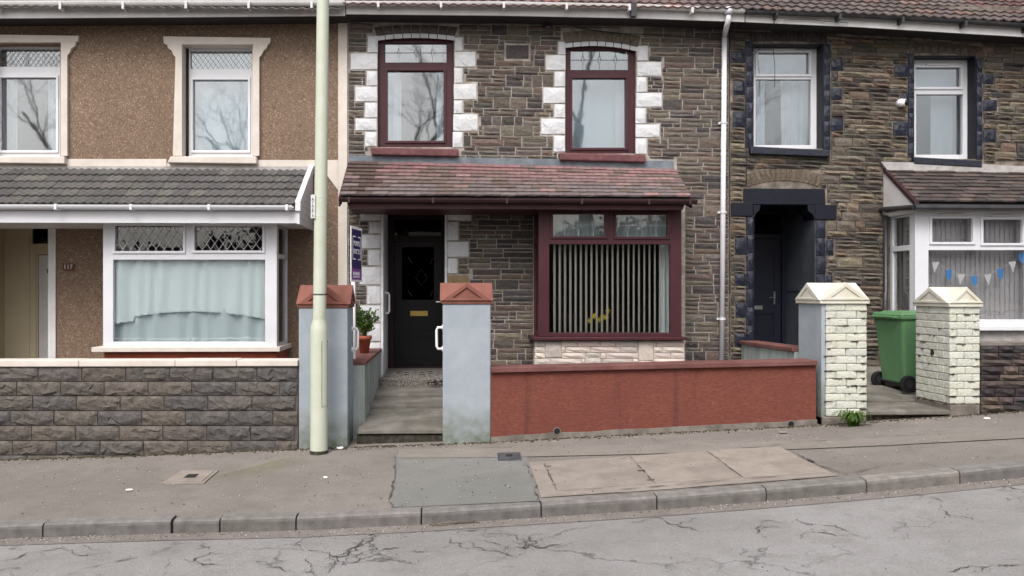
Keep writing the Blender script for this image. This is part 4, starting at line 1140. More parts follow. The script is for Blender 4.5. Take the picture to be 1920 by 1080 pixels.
# mosaic tiles on the doorstep floor
for i in range(7):
    for j in range(4):
        x = lerp(dx0 + .05, dx1 - .05, (i + .5) / 7); y = .02 + j * .12
        if (i + j) % 2: continue
        mb = MB(); s_ = .05; mb.add([(x - s_, y, zfl + .004), (x, y - s_, zfl + .004), (x + s_, y, zfl + .004), (x, y + s_, zfl + .004), (x - s_, y, zfl - .001), (x, y - s_, zfl - .001), (x + s_, y, zfl - .001), (x, y + s_, zfl - .001)],
            [(0, 1, 2, 3), (0, 4, 5, 1), (1, 5, 6, 2), (2, 6, 7, 3), (3, 7, 4, 0)]); mb.build('floor_tile', 'dark_gap' if i % 3 else 'iron', fl_)
YD = RD2
mb = MB(); xd0, xd1 = dx0 + .014, dx1 - .014
zd_top = ZP(780, 453, YD); zfan = ZP(780, 400, YD)
# frame in metres
mb.box(xd0, xd0 + .09, YD - .02, YD + .07, zfl, zc2); mb.box(xd1 - .05, xd1, YD - .02, YD + .07, zfl, zc2)
mb.box(xd0 + .09, xd1 - .05, YD - .02, YD + .07, zd_top + .0, zd_top + .09); mb.box(xd0 + .09, xd1 - .05, YD - .02, YD + .07, zc2 - .06, zc2)
mb.box(xd0 + .09, xd1 - .05, YD - .02, YD + .09, zfl, zfl + .03)
mt['maroon_dark'] = basic('maroon_dark', S(40, 18, 22), S(30, 14, 18), 4, .5, .45, .05, 30, .001, .3)
d2 = mb.build('door', 'maroon_dark', h2)
lx0, lx1 = xd0 + .095, xd1 - .055; gz0, gz1 = ZP(780, 562, YD), ZP(780, 463, YD)
mb = MB(); mb.holed((lx0, zfl + .035, lx1, zd_top - .005), [(lx0 + .11, gz0, lx1 - .11, gz1)], YD + .01, YD + .055, world=True)
for f_i in range(len(mb.f)): mb.f[f_i] = tuple(reversed(mb.f[f_i]))
mb.build('door_leaf', 'door_black', d2)
mb = MB(); mb.box(lx0 + .105, lx1 - .105, YD + .03, YD + .036, gz0 - .005, gz1 + .005); mb.build('door_glass', 'glass_dark', d2)
mb = MB(); mb.box(lx0, lx1, YD + .03, YD + .036, zd_top + .09, zc2 - .06); mb.build('fanlight', 'glass_dark', d2)
mb = MB(); mb.holed((lx0 + .1, zfl + .14, lx1 - .1, zfl + .52), [(lx0 + .14, zfl + .18, lx1 - .14, zfl + .48)], YD - .006, YD + .01, world=True); mb.build('lower_panel', 'door_black', d2)
mb = MB(); mb.pr(769, 583, 802, 592.5, YD - .008, YD + .008); mb.build('letterbox', 'brass', d2, bevel=.003)
mb = MB()
for a, b in (((765, 482), (773, 494)), ((811, 484), (807, 495)), ((765, 545), (773, 556)), ((811, 545), (807, 556)), ((779, 520), (790, 505)), ((790, 505), (801, 520)), ((801, 520), (790, 535)), ((790, 535), (779, 520))):
    mb.tube([W(*a, YD + .026), W(*b, YD + .026)], .0028 if a[0] in (765, 811) else .0012, 4)
mb.build('lead_motif', 'lead_came', d2)
def grab(name_parent, x, y, za, zb, sx, sy=0, label=None):
    mb = MB(); r = .014; d = .065
    P0 = [Vector((x, y, za)), Vector((x + sx * d * .8, y + sy * d * .8, za)), Vector((x + sx * d, y + sy * d, za - .03)), Vector((x + sx * d, y + sy * d, zb + .03)), Vector((x + sx * d * .8, y + sy * d * .8, zb)), Vector((x, y, zb))]
    mb.tube(P0, r, 10)
    for z in (za, zb): mb.tube([(x, y, z), (x + sx * .008, y + sy * .008, z)], .03, 14)
    return mb.build('grab_handle', 'plastic_white', name_parent, smooth=True)
grab(h2, dx0 + .012, .34, ZP(724, 549, .34), ZP(724, 587, .34), 1)
# downpipe
mb = MB(); YPp = -.06
pth = [W(1366, 24, YE - .05), W(1365.5, 38, YE - .05), W(1363, 48, YE - .02), W(1360, 60, -.14), W(1358.5, 68, YPp)]
mb.tube(pth, .036, 12); mb.tube([W(1358.5, 66, YPp), W(1353, 700, YPp)], .036, 14)
mb.tube([W(1367, 14, YE - .06), W(1366, 27, YE - .055)], .05, 12)
dp = mb.build('downpipe', 'upvc', h2, smooth=True)
for y in (230, 398, 598):
    px = 1358.5 - (y - 66) * 5.5 / 634
    p = W(px, y, YPp); mb = MB(); mb.tube([p + Vector((0, 0, -.016)), p + Vector((0, 0, .016))], .043, 14); mb.box(p.x - .062, p.x + .062, p.y + .03, 0, p.z - .014, p.z + .014); mb.build('pipe_bracket', 'upvc', dp, smooth=False)
mb = MB(); mb.pr(1184, 4, 1194, 30, YE - .13, YE - .05); mb.build('gutter_clip', 'gutter_black', h2)
mb = MB(); c_ = W(1026, 50, -.08); mb.tube([c_ + Vector((-.03, .06, .02)), c_, c_ + Vector((.05, -.02, -.02))], [.03, .035, .03], 10); mb.build('security_lamp', 'gutter_black', h2)

# ================= right house ==============================================
random.seed(11)
h3 = thing('terraced_house', (XP(1650, 0), 0, ZP(1650, 690, 0)), 'brown stone terraced house with navy painted quoins and white windows, right of the white downpipe', 'house', 'terrace of houses')
wC = (1412, 82, 1543, 279); wD = (1713, 104, 1830, 298); door3 = (1413, 383, 1527, 760)
w = MB(); w.holed((1368.5, 12, 2300, 900), [wC, wD, door3, (1690, 408, 2060, 600), (2010, 120, 2130, 310)], 0, .3)
fw3 = w.build('front_wall', 'mortar_brown', h3)
shell(h3, XM1, XRR, 5.42)
eave(h3, ER, 'gutter_black', 'upvc_dirty')
def col_r(p, r):
    t = max(0, min(1, (p.x - XP(1350, 0)) / 3))
    c = lerp(Vector(S(100, 90, 88)), Vector(S(98, 88, 86)), t)
    if p.x > XP(1830, 0) and r > 1 and random.random() < .6: c = Vector(S(104, 80, 79))
    if random.random() < .1: c = Vector(S(118, 96, 90))
    return jit(tuple(c), .2)
ea = Vector((XM1 + .002, YE - .1, W(1398, 19, YE - .1).z + .01)); eb = W(1920, 42, YE - .1); k_ = (eb.z - ea.z) / (eb.x - ea.x)
ebb = Vector((XRR, YE - .1, ea.z + k_ * (XRR - ea.x)))
main_roof(h3, ea, ebb, 0, 0, col_r, lambda p, r: r < 7 and p.x < XP(1980, 0), 'upvc', 'upvc')

qC = [(1369, 95, 1397, 118), (1374, 153, 1397, 178), (1373, 209, 1397, 238), (1557, 111, 1581, 133), (1557, 165, 1578, 187), (1557, 221, 1581, 245)]
inC = [(1397, 76 + i * 29, 1412, 76 + (i + 1) * 29 - 1) for i in range(7)] + [(1543, 82 + i * 29, 1557, 82 + (i + 1) * 29 - 1) for i in range(7)]
qD = [(1676, 122, 1702, 144), (1687, 175, 1702, 192), (1674, 228, 1702, 254), (1842, 139, 1863, 157), (1842, 187, 1869, 208), (1842, 243, 1867, 267)]
inD = [(1702, 100 + i * 28, 1714, 100 + (i + 1) * 28 - 1) for i in range(7)] + [(1830, 108 + i * 27.5, 1842, 108 + (i + 1) * 27.5 - 1) for i in range(7)]
qE = [(1377, 445, 1399, 477), (1377, 513, 1399, 535), (1378, 567, 1399, 595), (1376, 625, 1399, 650), (1548, 449, 1563, 479), (1548, 515, 1561, 545), (1548, 580, 1561, 608)]
inE = [(1399, 406 + i * 34, 1413, 406 + (i + 1) * 34 - 1) for i in range(9)] + [(1529, 412 + i * 34, 1548, 412 + (i + 1) * 34 - 1) for i in range(8)]
lint = [(1395, 353, 1547, 383), (1372, 380, 1412, 405), (1529, 384, 1569, 411)]
exs3 = [wC, wD, (1405, 60, 1549, 84), (1704, 80, 1840, 106), (1406, 274, 1558, 293), (1712, 293, 1845, 312), door3, (1398, 316, 1538, 352),
        (1655, 304, 2110, 700), (1392, 352, 1550, 384), (2000, 110, 2140, 320)] + [grow(q) for q in qC + inC + qD + inD + qE + inE + lint[1:]]
sl_r = lambda y: .052 - (y - 60) / 600 * .058
stone_wall(fw3, [(1369, 40, 2290, 700)], exs3, sl_r, 1363, tone_right, 8, 20, 26, 70, 1.5, 0, .026)

def white_window(outer, pt, pl, quo, inn, sill, archp):
    Y = .17; win = window(h3, outer, [pt, pl], 'upvc', Y, .07, casement=[pt], glass='glass_coated')
    for grp in (inn[:7], inn[7:]):
        jb = MB(); jb.pr(grp[0][0] + .5, grp[0][1] + 1, grp[0][2] - .5, grp[-1][3] - 1, -.008, .0); jb.build('jamb_paint', 'navy_smooth', win)
    quoins(win, quo + inn, 'navy_paint', 0, .03)
    mb = MB(); mb.pq(sill, -.08, Y - .002); mb.build('sill', 'navy_paint', win, bevel=.012)
    a = (pt[0] + pt[2]) / 2; mb = MB(); mb.pr(a - 22, pt[1] - 7, a + 22, pt[1] - 3.5, Y - .03, Y - .0185); mb.build('trickle_vent', 'upvc_dirty', win)
    x0, y0, x1, y1 = archp
    rv = MB(); A = W(x0, y0, 0); B = W(x1, y1, 0)
    rv.box(A.x, A.x + .01, .003, Y + .07, B.z, A.z); rv.box(B.x - .012, B.x - .002, .003, Y + .07, B.z, A.z); rv.box(A.x + .011, B.x - .013, .003, Y + .07, A.z - .012, A.z - .002)
    rv.build('reveal', 'navy_smooth', win)
    return win
wc = white_window((1407, 84, 1534, 281), (1421, 98, 1518, 139), (1417, 149, 1521, 272), qC, inC, [(1407, 274), (1557, 281), (1557, 294), (1408, 288)], wC)
arch(wc, 1405, 1549, 80, 4, 19, 10, 'stone', 0, .02, 0, None, S(74, 68, 68), .06, .03)
wd = white_window((1707, 106, 1823, 299), (1717, 126, 1802, 163), (1718, 177, 1806, 290), qD, inD, [(1713, 294), (1842, 301), (1842, 314), (1714, 307)], wD)
arch(wd, 1704, 1841, 102, 5, 19, 10, 'stone', 0, .02, 0, None, S(98, 88, 80), .06, .05)
we = window(h3, (2010, 120, 2130, 310), [(2020, 134, 2115, 175), (2020, 190, 2115, 298)], 'upvc', .17)
curtain('curtain', 1412, 149, 1434, 276, .4, 'white curtain at the left of the upstairs window above the navy doorway', 'net_white', 3, .02)
curtain('curtain', 1463, 149, 1528, 276, .4, 'wide white curtain at the right of the upstairs window above the navy doorway', 'net_white', 6, .02)
curtain('net_curtain', 1745, 175, 1815, 295, .42, 'white net curtain in the far right upstairs window above the bay', 'net_white', 5, .01)
curtain('roller_blind', 1412, 96, 1528, 141, .42, 'pale blind behind the top light above the navy doorway', 'net2', 2, .002, cat='blind')
curtain('roller_blind', 1712, 124, 1812, 166, .42, 'pale blind behind the top light of the far right upstairs window', 'net2', 2, .002, cat='blind')

# doorway
mb = MB(); mb.pq([(1395, 353), (1547, 354), (1548, 384), (1395, 383)], -.03, .302); ds3 = mb.build('lintel', 'navy_smooth', h3, bevel=.006)
for q, sgn in ((lint[1], 1), (lint[2], -1)):
    mb = MB(); mb.pq([(q[0], q[1]), (q[2], q[1]), (q[2], q[3]), (q[0], q[3])], -.032, -.001); mb.build('shoulder_block', 'navy_smooth', ds3, bevel=.005)
mb = MB(); mb.pq([(1514, 384), (1528, 384), (1528, 412), (1524, 402), (1516, 396)], -.028, .3); mb.build('corbel', 'navy_smooth', ds3); mb = MB(); mb.pq([(1413, 384), (1426, 384), (1424, 394), (1417, 400), (1413.5, 410)], -.028, .3); mb.build('corbel', 'navy_smooth', ds3)
jb = MB(); jb.pr(1399.5, 407, 1412.5, 640, -.008, 0); jb.build('jamb_paint', 'navy_smooth', ds3); jb = MB(); jb.pr(1529.5, 413, 1547.5, 640, -.008, 0); jb.build('jamb_paint', 'navy_smooth', ds3)
quoins(ds3, qE + inE, 'navy_paint', 0, .034)
arch(ds3, 1401, 1536, 351, 12, 22, 15, 'stone', 0, .024, 0, None, S(112, 100, 88), .12)
RD3 = .95; ex0, ex1 = XP(1413, 0), XP(1527, 0); zc3 = ZP(1470, 383, 0); zf3 = .45
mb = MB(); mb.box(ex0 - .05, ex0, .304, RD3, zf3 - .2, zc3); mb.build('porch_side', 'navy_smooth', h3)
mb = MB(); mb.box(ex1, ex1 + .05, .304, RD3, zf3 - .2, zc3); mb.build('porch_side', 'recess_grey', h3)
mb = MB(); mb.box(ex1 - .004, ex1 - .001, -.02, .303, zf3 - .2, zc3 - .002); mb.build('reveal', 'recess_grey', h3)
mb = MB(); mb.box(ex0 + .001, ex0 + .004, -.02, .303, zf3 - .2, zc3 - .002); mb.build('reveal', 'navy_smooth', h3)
mb = MB(); mb.box(ex1 - .006, ex1 - .002, .304, RD3 - .01, ZP(1500, 547, .6), ZP(1500, 546, .6)); mb.build('dado_line', 'navy_smooth', h3)
mb = MB(); mb.box(ex0, ex1, .304, RD3 + .1, zc3, zc3 + .05); mb.build('porch_ceiling', 'navy_smooth', h3)
mb = MB(); mb.box(ex0, ex1, -.3, RD3 + .05, zf3 - .12, zf3); mb.build('porch_floor', 'concrete', h3)
mb = MB(); mb.box(ex0, ex0 + .06, RD3 - .02, RD3 + .07, zf3, zc3); mb.box(ex1 - .06, ex1 - .001, RD3 - .02, RD3 + .07, zf3, zc3)
zt3 = ZP(1440, 447, RD3); mb.box(ex0 + .06, ex1 - .06, RD3 - .02, RD3 + .07, zt3, zt3 + .06); mb.box(ex0 + .06, ex1 - .06, RD3 - .02, RD3 + .07, zc3 - .05, zc3)
d3 = mb.build('door', 'navy_smooth', h3)
mb = MB(); mb.box(ex0 + .065, ex1 - .065, RD3 + .01, RD3 + .055, zf3 + .01, zt3 - .005); mb.build('door_leaf', 'navy_smooth', d3, bevel=.004)
mb = MB(); mb.holed((ex0 + .14, zf3 + .15, ex1 - .14, zt3 - .12), [(ex0 + .18, zf3 + .19, ex1 - .18, zf3 + .8), (ex0 + .18, zf3 + .95, ex1 - .18, zt3 - .16)], RD3 - .004, RD3 + .012, world=True); mb.build('door_panel', 'navy_smooth', d3)
mb = MB(); mb.box(ex0 + .062, ex1 - .062, RD3 + .03, RD3 + .036, zt3 + .06, zc3 - .05); mb.build('fanlight', 'glass_dark', d3)
mb = MB(); p = W(1452, 558, RD3 - .01); mb.box(p.x - .012, p.x + .012, RD3 - .012, RD3 - .005, p.z - .1, p.z + .09); mb.tube([p + Vector((0, -.0, 0)), p + Vector((0, -.045, 0)), p + Vector((-.09, -.048, 0))], .009, 8); mb.build('door_handle', 'steel', d3)
mb = MB(); mb.pr(1412, 573, 1430, 580, RD3 - .014, RD3 - .005); mb.build('letterbox', 'steel', d3)

# hipped canopy and bay of the right house
YRC = -.68
xr0 = XP(1658, -.02); xend = XP(2110, 0)
zt_ = ZP(1780, 320, -.02); ze = ZP(1719, 381, YRC)
pts3 = [Vector((xr0, -.02, zt_)), Vector((xend, -.02, zt_ - .05)), Vector((xend, YRC - .06, ze - .02)), Vector((xr0 + .02, YRC - .06, ze))]
dk = MB(); dk.hexa([pts3[3] + o1, pts3[2] + o1, pts3[1] + o1, pts3[0] + o1], [pts3[3] + o1 * 3, pts3[2] + o1 * 3, pts3[1] + o1 * 3, pts3[0] + o1 * 3])
cn3 = dk.build('canopy_roof', 'soffit', h3)
rv3 = [plain_tile(.24, .12) for _ in range(4)]
tiled(cn3, pts3[0], pts3[1], pts3[2], pts3[3], 9, .19, rv3, 'tile_clay', lambda p, r: jit(random.choice([S(84, 76, 73), S(74, 68, 66), S(98, 84, 80), S(80, 70, 68)]), .18), jitter=.012, lap=1.4)
fl = MB(); fl.pq([(1652, 303), (1850, 308), (2110, 322), (2110, 334), (1900, 326), (1664, 319)], -.07, -.012); fl.build('flashing', 'cement_flashing', h3)
mb = MB(); zcb = ZP(1658, 390, -.02)
mb.hexa([(xr0 - .004, -.004, zt_ - .02), (xr0 - .004, -.004, zcb), (xr0 - .004, YRC - .02, ze - .03)], [(xr0 + .02, -.004, zt_ - .02), (xr0 + .02, -.004, zcb), (xr0 + .02, YRC - .02, ze - .03)])
mb.build('cheek', 'upvc_dirty', cn3)
mb = MB(); mb.hexa([(xr0 - .02, -.03, zt_ + .03), (xr0 - .02, YRC - .09, ze + .015), (xr0 - .02, YRC - .09, ze - .03), (xr0 - .02, -.03, zt_ - .03)], [(xr0 + .04, -.03, zt_ + .03), (xr0 + .04, YRC - .09, ze + .015), (xr0 + .04, YRC - .09, ze - .03), (xr0 + .04, -.03, zt_ - .03)]); mb.build('verge_board', 'gutter_brown', cn3)
mb = MB(); mb.tube([(xr0 - .05, -.03, zcb - .02), (xr0 - .03, YRC - .1, ze - .065)], .035, 10); mb.tube([(xr0 - .03, YRC - .1, ze - .065), (xend, YRC - .1, ze - .075)], .04, 10); mb.build('gutter', 'gutter_black', cn3)
YBR = -.6
zt3b = ZP(1780, 398, YBR); mb = MB(); mb.box(xr0 + .03, xend, YRC + .0, -.002, ze - .12, ze - .06); mb.build('soffit', 'upvc_dirty', cn3)
xs0 = XP(1671, 0)
xbf = XP(1716, YBR)
tpr = [(1748, 409, 1825, 454), (1844, 411, 1918, 456), (1938, 412, 2010, 457)]; lwr = (1741, 469, 1926, 599)
win3 = window(h3, (1716, 395, 2060, 612), tpr + [lwr, (1938, 469, 2010, 599)], 'upvc', YBR, .07, casement=tpr)
for t_ in tpr:
    a = (t_[0] + t_[2]) / 2; mb = MB(); mb.pr(a - 22, t_[1] - 8, a + 22, t_[1] - 5, YBR - .03, YBR - .0185); mb.build('trickle_vent', 'upvc_dirty', win3)
zz0, zz1 = ZP(1716, 612, YBR), ZP(1716, 395, YBR)
side_window(h3, xbf, YBR + .072, -.003, zz0, zz1, ZP(1716, 463, YBR), 'upvc', -1, fw=.06)
mb = MB(); mb.box(xbf - .04, XP(2075, YBR), YBR - .06, -.003, ZP(1716, 620, YBR - .05), ZP(1716, 612, YBR - .05) - .002); mb.build('sill', 'upvc', win3, bevel=.005)
mb = MB(); mb.box(xbf + .01, XP(2060, YBR), YBR + .02, -.003, -.2, ZP(1716, 620, YBR - .05) - .004); mb.build('bay_base', 'cement_flashing', h3)
mb = MB(); mb.tube([W(1661, 404, -.06), W(1661, 545, -.06), W(1660, 552, -.1), W(1660, 660, -.1)], .032, 10); mb.build('downpipe', 'gutter_black', h3, smooth=True)
blr = thing('vertical_blind', (XP(1830, YBR + .2), YBR + .2, ZP(1830, 600, YBR + .2)), 'closed grey vertical blind behind the bunting in the white bay window', 'blind')
mb = MB(); mb.pr(1722, 398, 1960, 403, YBR + .15, YBR + .2); mb.build('head_rail', 'plastic_white', blr)
for i in range(26):
    px = 1724 + i * 9.2; p = W(px, 550, YBR + .2); za_, zb_ = ZP(px, 600, YBR + .2), ZP(px, 403, YBR + .2)
    mb = MB(); L = .09; an = R(80); dx, dy = math.sin(an) * L / 2, math.cos(an) * L / 2
    mb.hexa([(p.x - dx, p.y - dy, za_), (p.x + dx, p.y + dy, za_), (p.x + dx, p.y + dy, zb_), (p.x - dx, p.y - dy, zb_)], [(p.x - dx, p.y - dy + .002, za_), (p.x + dx, p.y + dy + .002, za_), (p.x + dx, p.y + dy + .002, zb_), (p.x - dx, p.y - dy + .002, zb_)]); mb.build('slat', 'slat_grey', blr)
for q, (y0, y1) in enumerate(((.08, .4),)):
    sbm = thing('vertical_blind', (xbf + .12, -.3, zz0), 'grey vertical blind behind the narrow side light of the white bay window', 'blind')
    for i in range(5):
        y = YBR + .1 + i * .09; mb = MB(); mb.box(xbf + .09 + (i % 2) * .01, xbf + .093 + (i % 2) * .01, y, y + .088, zz0 + .05, zz1 - .05); mb.build('slat', 'slat_grey', sbm)
# bunting
bt = thing('bunting', W(1835, 500, YBR + .06), 'string of white and blue pennants hung inside the white bay window', 'bunting')
bpx = [(1755, 500, 0), (1779, 514, 1), (1803, 523, 0), (1827, 525, 1), (1852, 523, 0), (1876, 512, 1), (1898, 499, 0), (1916, 482, 1)]
mb = MB(); mb.tube([W(1742, 482, YBR + .075)] + [W(x, y - 8, YBR + .075) for x, y, _ in bpx] + [W(1924, 466, YBR + .075)], .002, 5); mb.build('string', 'plastic_white', bt)
for x, y, b_ in bpx:
    mb = MB()
    if b_: mb.pq([(x - 6, y - 8), (x + 6, y - 8), (x + 5, y + 7), (x + 1, y + 12), (x - 5, y + 6)], YBR + .07, YBR + .072)
    else: mb.pq([(x - 7, y - 8), (x + 7, y - 9), (x + (2 if x > 1830 else -3), y + 12)], YBR + .07, YBR + .072)
    mb.build('pennant', 'blue' if b_ else 'plastic_white', bt)

# security camera
p = W(1694, 193, -.08)
sc_ = thing('security_camera', p, 'small white dome camera on the stone wall beside the far right upstairs window', 'camera')
mb = MB(); mb.tube([p + Vector((-.03, .08, .0)), p + Vector((-.02, .02, .01)), p + Vector((.02, -.02, .0))], [.05, .055, .05], 14); mb.build('body', 'plastic_white', sc_, smooth=True)
mb = MB(); mb.tube([p + Vector((.018, -.02, 0)), p + Vector((.035, -.04, -.008))], [.042, .03], 12); mb.build('lens', 'black_plastic', sc_, smooth=True)

# cables
def cable(pts, label, r=.005):
    mb = MB(); mb.tube([W(*p) for p in pts], r, 6); mb.build('cable', 'wire', None, smooth=True, label=label, cat='cable')
cable([(1437, 2, -.6), (1455, 8, -.58), (1461, 18, -.55), (1458, 30, -.5), (1450, 44, -.38), (1440, 68, -.1), (1428, 88, -.06), (1412, 104, -.05)], 'thin dark wire looping down from the gutter to the window above the navy doorway')
cable([(1447, 74, -.06), (1450, 95, -.06), (1453, 125, -.06), (1452, 164, -.06)], 'short dark wire hanging over the glass of the window above the navy doorway', .004)
cable([(1080, 52, -.04), (1150, 62, -.035), (1250, 66, -.035), (1320, 72, -.04), (1352, 74, -.04)], 'dark wire sagging along the stones below the white gutter', .006)
cable([(1398, 72, -.04), (1398, 160, -.045), (1399, 240, -.045), (1400, 300, -.04), (1399, 350, -.04)], 'thin dark wire running down beside the navy window quoins', .005)
cable([(1470, 38, -.39), (1520, 36, -.39), (1545, 40, -.39), (1590, 43, -.39)], 'thin wire lying along the fascia right of the downpipe', .004)

# ------------------------------------------------------------------ garden walls and pillars
def cap_mesh(mb, x0, x1, y0, y1, zb, zt, over=.03, base=.05, inset_only=False):
    X0, X1, Y0, Y1 = x0 - over, x1 + over, y0 - over, y1 + over
    cx, cy = (X0 + X1) / 2, (Y0 + Y1) / 2; z1 = zb + base
    v = [(X0, Y0, zb), (X1, Y0, zb), (X1, Y1, zb), (X0, Y1, zb), (X0, Y0, z1), (X1, Y0, z1), (X1, Y1, z1), (X0, Y1, z1),
         (cx, Y0, zt), (X1, cy, zt), (cx, Y1, zt), (X0, cy, zt), (cx, cy, zt)]
    f = [(3, 2, 1, 0), (0, 1, 5, 4), (1, 2, 6, 5), (2, 3, 7, 6), (3, 0, 4, 7), (4, 5, 8), (5, 6, 9), (6, 7, 10), (7, 4, 11),
         (4, 8, 12), (4, 12, 11), (5, 9, 12), (5, 12, 8), (6, 10, 12), (6, 12, 9), (7, 11, 12), (7, 12, 10)]
    mb.add(v, f)
    return (X0, X1, Y0, Y1, z1, cx, cy)
def gable_rim(mb, X0, X1, Y0, Y1, z1, zt, cx, cy, sides, t=.016, wd=.045):
    """raised triangular moulding on the gable faces"""
    for s_ in sides:
        if s_ == 'front':
            a, b, c = Vector((X0 + .0, Y0, z1)), Vector((X1 - .0, Y0, z1)), Vector((cx, Y0, zt)); n = Vector((0, -t, 0))
        elif s_ == 'left':
            a, b, c = Vector((X0, Y1, z1)), Vector((X0, Y0, z1)), Vector((X0, cy, zt)); n = Vector((-t, 0, 0))
        elif s_ == 'right':
            a, b, c = Vector((X1, Y0, z1)), Vector((X1, Y1, z1)), Vector((X1, cy, zt)); n = Vector((t, 0, 0))
        m = (a + b + c) / 3; k_ = .42
        ia, ib, ic = lerp(a, m, k_), lerp(b, m, k_), lerp(c, m, k_)
        lo = [a, b, c, ia, ib, ic]; hi = [v + n for v in lo]
        vs = lo + hi
        mb.add(vs, [(6, 7, 10, 9), (7, 8, 11, 10), (8, 6, 9, 11), (0, 1, 7, 6), (1, 2, 8, 7), (2, 0, 6, 8), (9, 10, 4, 3), (10, 11, 5, 4), (11, 9, 3, 5)])

def grey_pillar(px0, px1, ybot, ycap, ytop, label, depth=.5):
    x0, x1 = XP(px0, YP), XP(px1, YP); zb = ZP(px0, ycap, YP); zt = ZP((px0 + px1) / 2, ytop, YP + depth / 2 - .1)
    t = thing('gate_pillar', ((x0 + x1) / 2, YP + depth / 2, zbase(x0)), label, 'gate pillar', 'grey gate pillars with red caps')
    mb = MB(); n = 8; vs = []; fs = []
    mb.box(x0, x1, YP, YP + depth, zbase(x0) - .25, zb)
    sh = mb.build('shaft', 'grey_render', t, bevel=.012)
    mb = MB(); c = cap_mesh(mb, x0, x1, YP, YP + depth, zb, zt, .012, .035); gable_rim(mb, c[0], c[1], c[2], c[3], c[4], zt, c[5], c[6], ('front', 'left', 'right'))
    mb.build('cap', 'cap_red', t, bevel=.005)
    return t, x0, x1, zb
gp1, a0, a1, zb1 = grey_pillar(560, 652, 842, 577, 534, 'grey rendered gate pillar with red cap standing behind the lamp post')
grab(gp1, a1, YP + .36, ZP(665, 616, YP + .36), ZP(665, 655, YP + .36), 1)
gp2, b0, b1, zb2 = grey_pillar(830, 920, 832, 570, 530, 'grey rendered gate pillar with red cap right of the front path, beside the red wall')
grab(gp2, b0, YP + .2, ZP(826, 614, YP + .2), ZP(826, 654, YP + .2), -1)
p = W(820, 566, YP + .05); mb = MB(); mb.tube([Vector((b0 + .01, YP + .05, p.z)), Vector((b0 - .07, YP + .05, p.z))], .006, 6); mb.build('gate_latch', 'steel', gp2)

# left garden wall of rock-faced blocks
random.seed(5)
mt['mortar_block'] = basic('mortar_block', S(92, 87, 84), S(72, 68, 66), 9, .7, .95, .5, 90, .004)
lwt = thing('garden_wall', (XP(280, YP), YP + .1, zbase(XP(280, YP))), 'low dark grey rock-faced block wall with a pale coping, left of the lamp post', 'wall')
ztop = ZP(280, 687, YP); xw0, xw1 = XP(-420, YP), a0 - .004
mb = MB(); mb.add([(xw0, YP, zbase(xw0) - .3), (xw1, YP, zbase(xw0) - .3), (xw1, YP, ztop), (xw0, YP, ztop), (xw0, YP + .2, zbase(xw0) - .3), (xw1, YP + .2, zbase(xw0) - .3), (xw1, YP + .2, ztop), (xw0, YP + .2, ztop)],
                [(0, 1, 2, 3), (5, 4, 7, 6), (4, 0, 3, 7), (1, 5, 6, 2), (3, 2, 6, 7)]); core = mb.build('wall_core', 'mortar_block', lwt)
rowsy = [687, 715, 742, 770, 798, 826, 853, 880, 905]
btones = [S(108, 102, 98), S(102, 97, 94), S(112, 105, 98), S(100, 96, 95), S(106, 99, 93)]
for j in range(len(rowsy) - 1):
    ofs = [0, 40, 10, 52, 12, 48, 20, 60][j]; x = -420 - ofs
    while x < 558:
        xe = min(x + 82, 558)
        if xe - x > 10 and rowsy[j] < 870:
            mb = MB(); g_ = .9; ya, yb = rowsy[j] + g_, rowsy[j + 1] - g_
            cs = [W(max(x, -420) + g_, ya, YP), W(xe - g_, ya, YP), W(xe - g_, yb, YP), W(max(x, -420) + g_, yb, YP)]
            # raised rock face inside a drafted margin
            tn = jit(random.choice(btones), .05, .015)
            stone_mesh(mb, [(p.x, p.z) for p in cs], YP, .014, tn, rough=.02, nx=9, nz=4)
            mb.build('block', 'block', core)
        x += 82
mb = MB(); x_ = xw0
cz = [(xw0, XP(150, YP)), (XP(150, YP) + .003, XP(330, YP)), (XP(330, YP) + .003, XP(445, YP)), (XP(445, YP) + .003, xw1)]
for a_, b_ in cz:
    mb = MB(); mb.box(a_, b_, YP - .035, YP + .23, ztop + .001, ztop + .065 + random.uniform(-.003, .003)); mb.build('coping', 'trim_cream', lwt, bevel=.008)

# wall beside the path (left of the doorway)
pw = thing('path_wall', (XP(700, -1.2), -1.2, .1), 'low grey stained side wall with red-brown coping between the gate pillar and the doorway', 'wall')
pzt = .765
mb = MB(); xi = XP(714, -.02); mb.box(xi - .26, xi, YP + .502, -.035, -.2, pzt); mb.build('wall_face', 'grey_wall_stained', pw)
mb = MB(); mb.box(xi - .3, xi + .015, YP + .502, -.036, pzt + .001, pzt + .04); mb.build('coping', 'coping_red', pw, bevel=.006)

